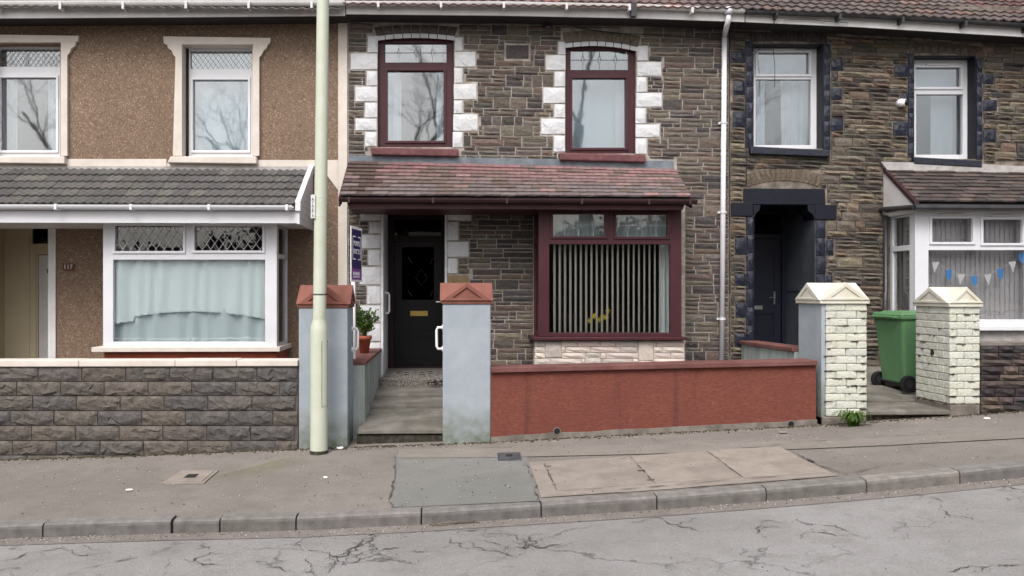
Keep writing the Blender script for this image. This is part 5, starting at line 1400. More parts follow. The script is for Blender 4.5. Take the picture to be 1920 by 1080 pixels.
# potted plant on that wall
pp = Vector((xi - .13, -.95, pzt + .04))
pot = thing('potted_plant', pp, 'bushy green shrub in a terracotta pot on the low wall by the doorway', 'potted plant')
mb = MB(); mb.rev(pp.x, pp.y, [(.055, pp.z), (.08, pp.z + .17), (.09, pp.z + .17), (.095, pp.z + .22), (.08, pp.z + .22), (.078, pp.z + .19)], 20); mb.build('pot', 'terracotta', pot, smooth=True)
random.seed(3)
def leafcloud(mb, stems, n, L, Wd, base, spread):
    for s_ in range(stems):
        a = random.uniform(0, 6.28); tip = base + Vector((math.cos(a) * spread * random.uniform(.2, 1), math.sin(a) * spread * random.uniform(.2, 1), random.uniform(.12, .36)))
        mb.tube([base, lerp(base, tip, .5) + Vector((0, 0, .03)), tip], .003, 4, tint=(.6, .5, .4))
        for i in range(n):
            t = random.uniform(.3, 1); c = lerp(base, tip, t) + Vector((0, 0, .02)); d = Vector((random.uniform(-1, 1), random.uniform(-1, 1), random.uniform(-.2, 1))).normalized()
            sd2 = d.cross(Vector((random.random(), random.random(), random.random()))).normalized() * Wd
            k_ = random.uniform(.55, 1.3)
            mb.add([c, c + d * L * .5 + sd2, c + d * L, c + d * L * .5 - sd2], [(0, 1, 2, 3)], (k_, k_, k_ * .8))
mb = MB(); leafcloud(mb, 34, 16, .06, .012, pp + Vector((0, 0, .2)), .2); mb.build('foliage', 'leaf', pot)

# for-sale board on its post
near, far = W(657, 475, -2.02), W(677.5, 475, -1.6)
near.z = far.z = 0
dv = (far - near); wdt = dv.length; dv.normalize(); nv = Vector((dv.y, -dv.x, 0))
zT, zB = ZP(657, 423, -2.02), ZP(657, 528, -2.02)
cen = lerp(near, far, .5)
sg = thing('estate_agent_sign', (cen.x, cen.y, .3), 'tall purple and navy estate agent board on a white post beside the left gate pillar', 'sign')
ang = math.atan2(dv.y, dv.x)
def sbox(u0, u1, z0, z1, d0, d1):
    mb = MB(); q = [(u0, z0), (u1, z0), (u1, z1), (u0, z1)]
    mb.hexa([near + dv * u + nv * d1 + Vector((0, 0, z)) for u, z in q], [near + dv * u + nv * d0 + Vector((0, 0, z)) for u, z in q]); return mb
brd = sbox(0, wdt, zB, zT, 0, .008).build('board', 'plastic_white', sg)
hh = zT - zB
sbox(.025, wdt - .025, zB + hh * .24, zT - .03, .0085, .010).build('upper_panel', 'sign_navy', brd)
sbox(.025, wdt - .025, zB + .025, zB + hh * .24, .0085, .010).build('lower_panel', 'sign_purple', brd)
bk = MB()
def addb(*a): m_ = sbox(*a); bk.add(m_.v, m_.f)
bz0, bz1 = zB + hh * .40, zT - hh * .17; e = .05; tk = .014
for u in (e, wdt - e - tk): addb(u, u + tk, bz0, bz1, .0105, .012)
for z in (bz0, bz1 - tk): addb(e + tk, e + .12, z, z + tk, .0105, .012); addb(wdt - e - .12, wdt - e - tk, z, z + tk, .0105, .012)
bk.build('bracket_mark', 'plastic_white', brd)
def stext(s_, z, size, sx=1.):
    c = near + dv * (wdt / 2) + nv * .0115; c.z = z
    text(s_, 'plastic_white', size, c, (R(90), 0, ang), brd, sx=sx, ext=.0008)
stext('PURPLE', lerp(bz0, bz1, .68), .085, .9); stext('BRICKS', lerp(bz0, bz1, .34), .085, .98)
for z_, h_, n_ in ((zB + hh * .15, .04, 5), (zB + hh * .09, .016, 9)):       # two lines of print too small to read in the photograph
    for i in range(n_):
        u0 = .07 + i * (wdt - .16) / n_; sbox(u0, u0 + (wdt - .16) / n_ * .72, z_ - h_ / 2, z_ + h_ / 2, .0105, .0115).build('print_mark', 'plastic_white', brd)
pm = near + dv * (wdt * .5) - nv * .03; mb = MB(); q4 = [pm - dv * .022 - nv * .022, pm + dv * .022 - nv * .022, pm + dv * .022 + nv * .022, pm - dv * .022 + nv * .022]; mb.hexa([q + Vector((0, 0, 0)) for q in q4], [q + Vector((0, 0, zT - .1)) for q in q4]); mb.build('post', 'plastic_white', sg)

# red wall
rt = thing('garden_wall', (XP(1220, YP), YP + .1, zbase(XP(1220, YP))), 'low red-brown rendered wall with darker coping between the grey and cream pillars', 'wall')
mb = MB(); n = 16
XA, XB = b1 + .003, XP(1531, YP)
zA, zB_ = ZP(925, 699, YP), ZP(1530, 685, YP)
def ztr(x): return lerp(zA, zB_, (x - XA) / (XB - XA))
def wallrun(xa, xb, zlo, zhi, y0, y1, n=12):
    mb = MB(); 
    vs = []
    for i in range(n + 1):
        x = lerp(xa, xb, i / n); vs += [(x, y0, zlo(x)), (x, y0, zhi(x)), (x, y1, zhi(x)), (x, y1, zlo(x))]
    fs = []
    for i in range(n):
        for j in range(4): fs.append((i * 4 + j, i * 4 + (j + 1) % 4, (i + 1) * 4 + (j + 1) % 4, (i + 1) * 4 + j)[::-1])
    fs += [(0, 1, 2, 3), (n * 4 + 3, n * 4 + 2, n * 4 + 1, n * 4)]
    mb.add(vs, fs); return mb
plz = lambda x: zbase(x) + .075 + .012 * noise.noise((x * 3, 0, 0))
wallrun(XA, XB, lambda x: zbase(x) - .2, ztr, YP + .012, YP + .21).build('wall_face', 'red_render', rt)
wallrun(XA, XB, lambda x: zbase(x) - .2, lambda x: zbase(x) + .06 + .015 * noise.noise((x * 3, 0, 0)), YP - .012, YP + .010, 40).build('plinth', 'concrete', rt)
wallrun(XA, XB, lambda x: ztr(x) + .001, lambda x: ztr(x) + .055, YP - .03, YP + .27).build('coping', 'coping_red', rt, bevel=.008)
for px, py in ((1044, 808), (1482, 795)):
    c = W(px, py, YP - .0); mb = MB(); mb.tube([c + Vector((0, -.016, 0)), c + Vector((0, .02, 0))], .034, 14); mb.build('drain_hole', 'black_plastic', rt)
    mb = MB(); 
    for q in range(10):
        a = q * math.pi / 5; b = (q + 1) * math.pi / 5; r0, r1 = .034, .042
        mb.hexa([c + Vector((math.cos(a) * r0, -.02, math.sin(a) * r0)), c + Vector((math.cos(b) * r0, -.02, math.sin(b) * r0)), c + Vector((math.cos(b) * r1, -.02, math.sin(b) * r1)), c + Vector((math.cos(a) * r1, -.02, math.sin(a) * r1))],
                [c + Vector((math.cos(a) * r0, -.01, math.sin(a) * r0)), c + Vector((math.cos(b) * r0, -.01, math.sin(b) * r0)), c + Vector((math.cos(b) * r1, -.01, math.sin(b) * r1)), c + Vector((math.cos(a) * r1, -.01, math.sin(a) * r1))])
    mb.build('drain_rim', 'concrete', rt)

# boundary wall between middle and right forecourts
bw = thing('boundary_wall', (XP(1440, -1), -1.1, .1), 'grey rendered side wall with pinkish coping running back from the left cream pillar to the house', 'wall')
bx = XP(1388, 0); bx1 = XP(1497, YP + .55)
bxm = (bx + bx1) / 2
zfw = lambda px, py, Y: ZP(px, py, Y)
z_b, z_f = ZP(1390, 645, 0), ZP(1495, 660, YP + .6)
mb = MB(); mb.hexa([(bx1 - .02, YP + .6, -.3), (bx1 + .2, YP + .6, -.3), (bx1 + .2, YP + .6, z_f), (bx1 - .02, YP + .6, z_f)], [(bx, -.04, -.3), (bx + .22, -.04, -.3), (bx + .22, -.04, z_b), (bx, -.04, z_b)]); mb.build('wall_face', 'grey_wall_stained', bw)
mb = MB(); mb.hexa([(bx1 - .05, YP + .6, z_f + .001), (bx1 + .22, YP + .6, z_f + .001), (bx1 + .22, YP + .6, z_f + .05), (bx1 - .05, YP + .6, z_f + .05)], [(bx - .03, -.04, z_b + .001), (bx + .24, -.04, z_b + .001), (bx + .24, -.04, z_b + .05), (bx - .03, -.04, z_b + .05)]); mb.build('coping', 'coping_red', bw, bevel=.008)

# cream painted brick pillars
mt['chip'] = basic('chipped_paint', S(120, 112, 98), S(70, 64, 56), 30, .9, .95, .6, 60, .006)
mt['mortar_pillar'] = basic('mortar_pillar', S(176, 174, 160), S(96, 92, 78), 5, 1., .9, .6, 60, .006)
def cream_pillar(px_side, px0, px1, ycap, ytop, label, side_mat, seed, depth, grow_=0., base_y=None, render_side=False):
    random.seed(seed)
    x0, x1 = XP(px0, YP), XP(px1, YP); zb = ZP((px0 + px1) / 2, ycap, YP)
    zg = zbase(x0)
    t = thing('gate_pillar', ((x0 + x1) / 2, YP + depth / 2, zg), label, 'gate pillar', 'cream painted brick gate pillars')
    mb = MB(); inn = .018; mb.box(x0 + inn, x1 - inn, YP + inn, YP + depth - inn, zg - .25, zb); core = mb.build('mortar_core', 'mortar_pillar', t)
    ch = .0795; z = zb - ch + .004; r = 0
    while z > zg + .06:
        g_ = .003
        def brick(xa, xb, ya, yb):
            mb = MB(); j = lambda: random.uniform(-.003, .003)
            P = [[xa + g_ / 2 + j(), ya + g_ / 2 + j(), z + g_ / 2], [xb - g_ / 2 + j(), ya + g_ / 2 + j(), z + g_ / 2], [xb - g_ / 2 + j(), ya + g_ / 2 + j(), z + ch - g_ / 2 + j() * .4], [xa + g_ / 2 + j(), ya + g_ / 2 + j(), z + ch - g_ / 2 + j() * .4]]
            Q = [[p_[0], yb - g_ / 2, p_[2]] for p_ in P]
            k_ = random.uniform(.94, 1.04); mb.hexa(P, Q, (k_, k_, k_ * random.uniform(.94, 1)))
            mb.build('brick', 'cream_paint', core, bevel=.009)
        wq = x1 - x0; bt_ = .1
        if r % 2 == 0:
            m_ = x0 + wq * random.uniform(.47, .53); brick(x0, m_, YP, YP + bt_); brick(m_, x1, YP, YP + bt_)
            ys_ = [YP + bt_, YP + bt_ + (depth - bt_) / 2, YP + depth]
        else:
            m1, m2 = x0 + wq * .25, x0 + wq * .75
            brick(x0, m1, YP, YP + .21); brick(m1, m2, YP, YP + bt_); brick(m2, x1, YP, YP + .21)
            ys_ = [YP + .21, YP + depth]
        if not render_side:
            for ya, yb in zip(ys_[:-1], ys_[1:]): brick(x0, x0 + .1, ya, yb)
        z -= ch; r += 1
    if render_side:
        mb = MB(); mb.box(x0 - .045, x0 - .002, YP + .01, YP + depth, zg - .1, zb + .0); mb.build('side_render', side_mat, t, bevel=.006)
    ch_ = MB()
    for q in range(46):
        zz_ = zg + .08 + random.random() ** 1.5 * (zb - zg - .1); row = round((zb - zz_) / ch); zz_ = zb - row * ch + .004 + random.uniform(-.006, .006)
        L = random.uniform(.01, .06); hgt = random.uniform(.003, .010)
        on_side = (not render_side) and random.random() < .45
        n_ = 7; pts_ = [(math.cos(2 * math.pi * i / n_) * L * random.uniform(.6, 1.1), math.sin(2 * math.pi * i / n_) * hgt * random.uniform(.5, 1.3)) for i in range(n_)]
        if on_side:
            yc_ = random.uniform(YP + .05, YP + depth - .05); ch_.hexa([(x0 - .0065, yc_ - u, zz_ + v) for u, v in pts_], [(x0 + .01, yc_ - u, zz_ + v) for u, v in pts_])
        else:
            xc_ = random.choice([random.uniform(x0 + .03, x1 - .03), x0 + .03, x1 - .04]); ch_.hexa([(xc_ + u, YP - .0065, zz_ + v) for u, v in pts_], [(xc_ + u, YP + .01, zz_ + v) for u, v in pts_])
    ch_.build('paint_chips', 'chip', t, kind='stuff')
    mb = MB(); mb.box(x0 - (.045 if render_side else .0), x1 - .01, YP - .01, YP + depth, zg - .2, z + ch - .004); mb.build('plinth', 'concrete', t, bevel=.01)
    mb = MB(); zt = ZP((px0 + px1) / 2, ytop, YP + depth / 2)
    xo = .05 if render_side else 0
    c = cap_mesh(mb, x0 - xo, x1, YP, YP + depth, zb + .002, zt, .02, .04); gable_rim(mb, c[0], c[1], c[2], c[3], c[4], zt, c[5], c[6], ('front', 'left'), .012)
    mb.build('cap', 'cream_cap', t, bevel=.006)
    return t, x0, x1
cp1, c0, c1 = cream_pillar(1497, 1549, 1626, 570, 530, 'cream painted brick pillar with a grey rendered left side, beside the red wall end', 'grey_render', 31, .56, render_side=True)
cp2, e0_, e1_ = cream_pillar(1712, 1781, 1838, 576, 538, 'cream painted brick pillar at the far right, standing before the green bin', 'cream_paint', 32, .62)
# chipped dark scar on its left face
mb = MB(); c = W(1742, 660, YP + .3); c.x = e0_ - .004
pts_ = [(math.cos(a) * .04 * random.uniform(.4, 1.2), math.sin(a) * .045 * random.uniform(.4, 1.2)) for a in [i * 2 * math.pi / 11 for i in range(11)]]
mb.hexa([(c.x - .004, c.y + u, c.z + v) for u, v in pts_], [(c.x + .006, c.y + u, c.z + v) for u, v in pts_]); mb.build('chipped_patch', 'dark_gap', cp2)

# right dark stone wall
random.seed(41)
rw = thing('garden_wall', (XP(1950, YP), YP + .1, zbase(XP(1950, YP))), 'low dark uncoursed stone wall at the far right, past the last cream pillar', 'wall')
xw0, xw1 = e1_ + .004, XP(2300, YP); zr_ = ZP(1880, 648, YP)
cr = wallrun(xw0, xw1, lambda x: zbase(x) - .2, lambda x: zr_, YP + .02, YP + .3).build('wall_core', 'mortar_dark', rw)
y = 648.
while y < 775:
    hh_ = random.uniform(11, 17); x = 1839.
    while x < 2100:
        w_ = random.uniform(26, 60); mb = MB(); cs = [W(x + .7, y + .7, YP), W(x + w_ - .7, y + .7, YP), W(x + w_ - .7, y + hh_ - .7, YP), W(x + .7, y + hh_ - .7, YP)]
        if cs[2].z > zbase(cs[2].x) - .15:
            stone_mesh(mb, [(p.x, p.z) for p in cs], YP + .02, .03, jit(random.choice([S(88, 78, 76), S(74, 68, 70), S(100, 88, 80), S(66, 60, 62)]), .12), rough=.02); mb.build('stone', 'stone', cr)
        x += w_
    y += hh_
wallrun(xw0, xw1, lambda x: zr_ + .001, lambda x: zr_ + .03, YP - .0, YP + .3).build('coping', 'concrete', rw)

# ------------------------------------------------------------------ front path, steps, forecourts
random.seed(51)
mt['riser_rough'] = basic('riser_rough', S(96, 90, 82, .75), S(62, 58, 52, .75), 16, .9, .95, 1., 40, .02, stain=S(70, 74, 44, .8), sscale=7, samt=.6)
fpth = MB()
x0p, x1p = xi + .0, b0 + .02
za_, zb_ = ZP(740, 809, YP + .12), ZP(760, 722, -.32)
Yf0 = YP + .12; Yf1 = -.33
fpth.hexa([(x0p - .05, Yf0 + .035, -.3), (x1p, Yf0 + .035, -.3), (x1p, Yf0 + .035, za_ - .045), (x0p - .05, Yf0 + .035, za_ - .045)], [(x0p - .05, Yf1, -.3), (x1p, Yf1, -.3), (x1p, Yf1, zb_ - .045), (x0p - .05, Yf1, zb_ - .045)])
fp = fpth.build('front_path', 'riser_rough', kind='structure')
cuts = [Yf0, Yf0 + 1.05, Yf0 + 1.62, Yf1]
for a_, b_ in zip(cuts[:-1], cuts[1:]):
    z0_, z1_ = lerp(za_, zb_, (a_ - Yf0) / (Yf1 - Yf0)), lerp(za_, zb_, (b_ - Yf0) / (Yf1 - Yf0))
    mb = MB(); A = a_ + .009; B = b_ - .009; th = .045; z0_ += .016; z1_ -= .016
    mb.add([(x0p - .04, A, z0_ - th), (x1p - .01, A, z0_ - th), (x1p - .01, A, z0_), (x0p - .04, A, z0_), (x0p - .04, B, z1_ - th), (x1p - .01, B, z1_ - th), (x1p - .01, B, z1_), (x0p - .04, B, z1_)],
           [(0, 1, 2, 3), (5, 4, 7, 6), (4, 0, 3, 7), (1, 5, 6, 2), (3, 2, 6, 7), (0, 4, 5, 1)]); mb.build('paving_slab', 'path_concrete', fp, bevel=.008)
mb = MB(); mb.box(x0p + .005, XP(828, -.33) , Yf1 + .0, -.052, zb_ - .1, ZP(760, 711, Yf1)); mb.build('doorstep', 'terrazzo', fp, bevel=.006)
mb = MB(); zst = ZP(760, 711, Yf1); mb.box(b0 + .0, XM1 - .1, YP + .512, -.01, -.3, .12); mb.build('forecourt', 'concrete', kind='structure')
mb = MB(); mb.box(XL, xi - .27, YP + .21, -.01, -.8, -.05); mb.build('forecourt', 'concrete', kind='structure')
# right gateway
zs_ = ZP(1690, 767, YP + .1)
XG0, XG1 = c1 - .02, e0_ + .03
mb = MB(); mb.hexa([(bx + .24, YP + .64, -.3), (XRR, YP + .64, -.3), (XRR, YP + .64, zs_ + .015), (bx + .24, YP + .64, zs_ + .015)], [(bx + .24, -.01, -.3), (XRR, -.01, -.3), (XRR, -.01, zs_ + .22), (bx + .24, -.01, zs_ + .22)]); mb.build('forecourt', 'path_concrete', kind='structure')
gs = MB(); gs.box(XG0 - .0, XG1, YP + .12, YP + .66, zs_ - .3, zs_ - .055); gst = gs.build('gate_step', 'concrete', kind='structure')
mb = MB(); mb.box(XG0 + .005, XG1 - .02, YP + .0, YP + .638, zs_ - .05, zs_); mb.build('step_slab', 'path_concrete', gst, bevel=.012)
for i in range(9):
    x = XG0 + .03 + i * (XG1 - XG0) / 9; mb = MB(); zz = zbase(x)
    p_ = [(x, zs_ - .056), (x + .1, zs_ - .056), (x + .095, zz - .03), (x + .005, zz - .03)]
    stone_mesh(mb, p_, YP + .1, .03, jit(S(90, 82, 74), .2), rough=.03, nx=2, nz=2, Yback=.05); mb.build('rubble_stone', 'stone', gst)

# ------------------------------------------------------------------ lamp post
lpb = G(598, 851); yl = -2.95
pc = W(598, 851, yl); zg = zpav(pc.x, yl)
lp = thing('lamp_post', (pc.x, yl, zg), 'tall pale green-cream lamp post standing before the left grey gate pillar', 'lamp post')
topc = W(606, -40, yl); mid = W(599, 600, yl)
rb = (XP(615, yl) - XP(582, yl)) / 2; ru = (XP(611.5, yl) - XP(587, yl)) / 2; rt_ = (XP(617, yl) - XP(594, yl)) / 2
def slant(mb, pts, n=24):
    q0, q1 = pts[0], pts[-1]; e_ = .0015
    pts = [q0, (lerp(q0[0], pts[1][0], e_), q0[1])] + ([(lerp(q0[0], pts[1][0], .01), q0[1])] if len(pts) > 2 else []) + list(pts[1:-1]) + [(lerp(q1[0], pts[-2][0], e_), q1[1]), q1]
    vs = []; fs = []
    for c, r in pts:
        for j in range(n): a = 2 * math.pi * j / n; vs.append((c.x + r * math.cos(a), c.y + r * math.sin(a), c.z))
    for i in range(len(pts) - 1):
        for j in range(n): fs.append((i * n + j, i * n + (j + 1) % n, (i + 1) * n + (j + 1) % n, (i + 1) * n + j))
    fs += [tuple(range(n - 1, -1, -1)), tuple((len(pts) - 1) * n + j for j in range(n))]
    mb.add(vs, fs)
mb = MB(); bot = Vector((pc.x, yl, zg - .1)); zmid = ZP(598, 612, yl); zsh = ZP(598, 600, yl)
slant(mb, [(bot, rb), (Vector((mid.x - .003, yl, zmid - .06)), rb), (Vector((mid.x - .002, yl, zmid)), rb * .97), (Vector((mid.x, yl, zsh)), ru * 1.06)]); mb.build('base_section', 'post_paint', lp, smooth=True)
up_dir = (topc - mid); full = mid + up_dir * (6.2 / up_dir.z)
mb = MB(); slant(mb, [(Vector((mid.x, yl, zsh - .01)), ru), (mid + up_dir * .5, (ru + rt_) / 2), (topc, rt_), (full, rt_ * .75)]); mb.build('shaft', 'post_paint', lp, smooth=True)
for o_ in (lp.children): 
    if o_.name.startswith('base'):
        for p_ in o_.data.polygons: p_.use_smooth = len(p_.vertices) == 4
mb = MB(); zc_ = ZP(598, 552, yl); c_ = lerp(mid, topc, (zc_ - mid.z) / (topc.z - mid.z)); slant(mb, [(Vector((c_.x, yl, zc_ - .008)), ru + .001), (Vector((c_.x, yl, zc_ + .006)), ru + .0025)]); mb.build('band', 'iron', lp)
rg = MB(); slant(rg, [(Vector((pc.x, yl, zg - .02)), rb + .006), (Vector((pc.x, yl, zg + .035)), rb + .002)]); rg.build('base_ring', 'riser_rough', lp)
# access door on the base
mb = MB(); zz0, zz1 = ZP(598, 760, yl), ZP(598, 640, yl); 
a0_, a1_ = R(-62), R(-18)
for i in range(6):
    a = lerp(a0_, a1_, i / 6); b = lerp(a0_, a1_, (i + 1) / 6)
    f_ = lambda an, r, z: (pc.x + .001 + math.cos(an) * r, yl + math.sin(an) * r, z)
    mb.hexa([f_(a, rb + .004, zz0), f_(b, rb + .004, zz0), f_(b, rb + .004, zz1), f_(a, rb + .004, zz1)], [f_(a, rb - .01, zz0), f_(b, rb - .01, zz0), f_(b, rb - .01, zz1), f_(a, rb - .01, zz1)])
mb.build('access_door', 'post_paint', lp)
mb = MB()
for an in (a0_ - .03, a1_ + .0):
    mb.hexa([f_(an, rb + .005, zz0 - .01), f_(an + .03, rb + .005, zz0 - .01), f_(an + .03, rb + .005, zz1 + .01), f_(an, rb + .005, zz1 + .01)], [f_(an, rb - .01, zz0 - .01), f_(an + .03, rb - .01, zz0 - .01), f_(an + .03, rb - .01, zz1 + .01), f_(an, rb - .01, zz1 + .01)])
mb.build('door_gap', 'dark_gap', lp)
arm0 = full; mb = MB(); mb.tube([arm0 - Vector((0, 0, .1)), arm0 + Vector((0, -.1, .12)), arm0 + Vector((0, -.9, .25))], [.045, .035, .03], 10); mb.build('bracket_arm', 'post_paint', lp, smooth=True)
mb = MB(); h0 = arm0 + Vector((0, -.9, .25)); mb.tube([h0 + Vector((0, .1, 0)), h0 + Vector((0, -.1, .03)), h0 + Vector((0, -.5, .03)), h0 + Vector((0, -.6, .01))], [.04, .1, .11, .04], 14); mb.build('lamp_head', 'plate_grey', lp, smooth=True)
# number plate on the post, with vertical characters
mb = MB(); pA = W(585.5, 388, yl - .02); 
n_ = Vector((-.55, -.83, 0)); t_ = Vector((.83, -.55, 0)); cc = Vector((W(589.5, 388, yl - .02).x, yl - .03, 0)); zz1, zz0 = ZP(589, 366, yl), ZP(589, 410, yl); hw = .028
mb.hexa([cc - t_ * hw + n_ * .02 + Vector((0, 0, z)) if s__ == 0 else cc + t_ * hw + n_ * .02 + Vector((0, 0, z)) for s__, z in ((0, zz0), (1, zz0), (1, zz1), (0, zz1))],
        [cc - t_ * hw + n_ * .014 + Vector((0, 0, z)) if s__ == 0 else cc + t_ * hw + n_ * .014 + Vector((0, 0, z)) for s__, z in ((0, zz0), (1, zz0), (1, zz1), (0, zz1))])
plq = mb.build('column_plate', 'plate_grey', lp)
for i, ch_ in enumerate('A7A6T4'):
    q = cc + n_ * .0215; q.z = lerp(zz1, zz0, .2 + i * .14)
    text(ch_, 'ink', .042, q, (R(90), 0, math.atan2(t_.y, t_.x)), plq, ext=.0006, name='character')
for yy in (370, 405):
    z = ZP(598, yy, yl); c_ = lerp(mid, topc, (z - mid.z) / (topc.z - mid.z)); mb = MB(); slant(mb, [(Vector((c_.x, yl, z - .004)), ru + .0005), (Vector((c_.x, yl, z + .004)), ru + .0005)]); mb.build('strap', 'plate_grey', lp)

# ------------------------------------------------------------------ green wheeled bin
random.seed(8)
bc = W(1692, 700, -1.5); zf_ = zs_ + .075
bn = thing('wheeled_bin', (bc.x, -1.5, zf_), 'green wheeled rubbish bin with black wheels standing between the two cream pillars', 'wheelie bin')
ax = Vector((.1, -1, 0)).normalized(); bk_ = Vector((-1, -.1, 0)).normalized(); BC = Vector((XP(1692, -1.75), -1.75, 0)) - ax * .26 - bk_ * .3     # axle direction, back-face direction
H = 1.0
def bp(u, v, z): q = Vector((BC.x, BC.y, zf_)) + ax * u + bk_ * v; q.z = zf_ + z * .95; return q
def taper(mb, w0, d0, z0, w1, d1, z1, sh0=0, sh1=0):
    a = [bp(-w0, -d0 + sh0, z0), bp(w0, -d0 + sh0, z0), bp(w0, d0 + sh0, z0), bp(-w0, d0 + sh0, z0)]; b = [bp(-w1, -d1 + sh1, z1), bp(w1, -d1 + sh1, z1), bp(w1, d1 + sh1, z1), bp(-w1, d1 + sh1, z1)]
    mb.hexa(a, b)
mb = MB(); taper(mb, .21, .22, .08, .27, .31, .93, .02, 0); mb.build('body', 'bin_green', bn, bevel=.03)
mb = MB(); taper(mb, .285, .325, .90, .29, .33, .945); mb.build('rim', 'bin_green', bn, bevel=.01)
mb = MB(); taper(mb, .285, .33, .947, .27, .3, .985); taper(mb, .24, .26, .985, .21, .22, 1.005); mb.build('lid', 'bin_green', bn, bevel=.012)
mb = MB(); mb.tube([bp(-.2, .37, .93), bp(.2, .37, .93)], .016, 10)
for u in (-.2, 0, .2): mb.tube([bp(u, .3, .91), bp(u, .37, .93)], .016, 8)
mb.build('handle', 'bin_green', bn)
mb = MB(); mb.tube([bp(-.25, .23, .1), bp(.25, .23, .1)], .012, 8); mb.build('axle', 'gutter_black', bn)
for u in (-.27, .27):
    mb = MB(); mb.tube([bp(u - .024, .23, .1), bp(u - .02, .23, .1), bp(u + .02, .23, .1), bp(u + .024, .23, .1)], [.088, .1, .1, .088], 22); wh = mb.build('wheel', 'black_plastic', bn)
    mb = MB(); mb.tube([bp(u - .03, .23, .1), bp(u + .03, .23, .1)], .045, 14); mb.build('hub', 'gutter_black', wh)
mb = MB(); taper(mb, .19, .2, .05, .21, .22, .1, .02, .02); mb.build('base', 'black_plastic', bn)

# ------------------------------------------------------------------ small things: fern, litter, leaves, grit
random.seed(61)
def tuft(px, py, n, L, label, name='weed', cat='weed', wide=.006, grp=None, Y=None):
    c = G(px, py) if Y is None else W(px, py, Y)
    mb = MB()
    for i in range(n):
        a = random.uniform(0, 6.28); l = L * random.uniform(.5, 1.1); o = Vector((random.uniform(-.05, .05) * L * 5, random.uniform(-.02, .02), 0)); d = Vector((math.cos(a), math.sin(a) * .7, 0)); k_ = random.uniform(.7, 1.5)
        sdv = Vector((-d.y, d.x, 0)).normalized() * wide
        p0_ = c + o; p1 = p0_ + d * l * .35 + Vector((0, 0, l * .75)); p2 = p0_ + d * l * .8 + Vector((0, 0, l * .7)); p3 = p0_ + d * l * 1.05 + Vector((0, 0, l * .4))
        mb.add([p0_ - sdv * .5, p0_ + sdv * .5, p1 + sdv, p1 - sdv, p2 + sdv * .8, p2 - sdv * .8, p3], [(0, 1, 2, 3), (3, 2, 4, 5), (5, 4, 6)], (k_, k_, k_ * .7))
    return mb.build(name, 'leaf', None, label=label, cat=cat, group=grp)
tuft(1601, 799, 150, .2, 'bright green fern-like weed growing at the foot of the left cream pillar', 'fern_weed', 'weed', .007)
gm = MB()
def grit(mb, p, s, t):
    v = [p + Vector((random.uniform(-1, 1) * s, random.uniform(-1, 1) * s, (0 if q < 3 else s * random.uniform(.4, 1)))) for q in range(6)]
    a = [Vector((p.x + math.cos(q * 2.1 + s * 99) * s, p.y + math.sin(q * 2.1 + s * 99) * s, p.z - .001)) for q in range(3)]
    b = [Vector((p.x + math.cos(q * 2.1 + .5) * s * .7, p.y + math.sin(q * 2.1 + .5) * s * .7, p.z + s * .8)) for q in range(3)]
    mb.hexa(a, b, t)
for i in range(1100):
    x = random.uniform(-5.5, 6.5); y = YK - .01 - abs(random.gauss(0, .07)); k_ = random.choice([S(160, 152, 144, .6), S(110, 100, 92, .6), S(150, 138, 126, .6), S(214, 210, 204, .8)])
    grit(gm, Vector((x, y, zroad(x, y) + .004)), random.uniform(.002, .008), k_)
for i in range(900):
    x = random.uniform(-5.5, 6.8); y = YP - .03 - abs(random.gauss(0, .05)); k_ = random.choice([S(150, 140, 130, .6), S(84, 76, 68, .6), S(100, 96, 70, .6), S(180, 172, 160, .7), S(60, 52, 46)])
    grit(gm, Vector((x, y, zpav(x, y))), random.uniform(.004, .015), k_)
for i in range(620):
    x = random.uniform(-5.5, 6.8); y = random.uniform(YK + .15, YP); grit(gm, Vector((x, y, zpav(x, y) + .008)), random.uniform(.003, .007), random.choice([S(220, 216, 210, .8), S(90, 84, 78, .6)]))
for i in range(300):
    x = random.uniform(-4, 5); y = random.uniform(-7.2, YK); grit(gm, Vector((x, y, zroad(x, y))), random.uniform(.002, .006), random.choice([S(200, 196, 190, .7), S(110, 104, 98, .6)]))
gm.build('grit', 'pebble', None, label='loose grit and small stones along the kerb and the foot of the walls', cat='grit', kind='stuff')
# soil and moss debris along the wall feet
mo = MB()
for i in range(900):
    x = random.choice([random.uniform(-5.5, -1.0), random.uniform(-1.1, 6.6)]); y = YP - .005 - abs(random.gauss(0, .025)); z = zpav(x, y)
    s = random.uniform(.008, .03); k_ = random.choice([(.5, .45, .35), (.7, .75, .35), (.4, .35, .3)])
    a = [Vector((x + math.cos(q) * s, y + math.sin(q) * s * .6, z)) for q in (0, 1.3, 2.5, 3.8, 5)]; b = [Vector((x + math.cos(q) * s * .5, y + math.sin(q) * s * .3, z + s * .45)) for q in (0, 1.3, 2.5, 3.8, 5)]
    mo.hexa(a, b, k_)
mo.build('moss_and_soil', basic('moss', S(78, 74, 50), S(54, 48, 38), 20, .8, .95, .6, 60, .006, tint=False), None, label='dark soil and moss gathered along the foot of the garden walls', cat='moss', kind='stuff')
lf = MB()
for i in range(90):
    c = Vector((XP(818, -.45) + random.gauss(0, .06), -.42 + random.gauss(0, .07), 0)); c.z = lerp(za_, zb_, (c.y - Yf0) / (Yf1 - Yf0)) + .005 + random.uniform(0, .07)
    d = Vector((random.uniform(-1, 1), random.uniform(-1, 1), random.uniform(-.3, .8))).normalized() * .035; s2 = d.cross(Vector((0, .3, 1))).normalized() * .014
    k_ = random.uniform(.5, 1.6); lf.add([c, c + d * .5 + s2, c + d, c + d * .5 - s2], [(0, 1, 2, 3)], (k_, k_, k_))
lf.build('dead_leaves', 'dead_leaf', None, label='small heap of dead brown leaves on the path beside the doorstep', cat='leaves', kind='stuff')
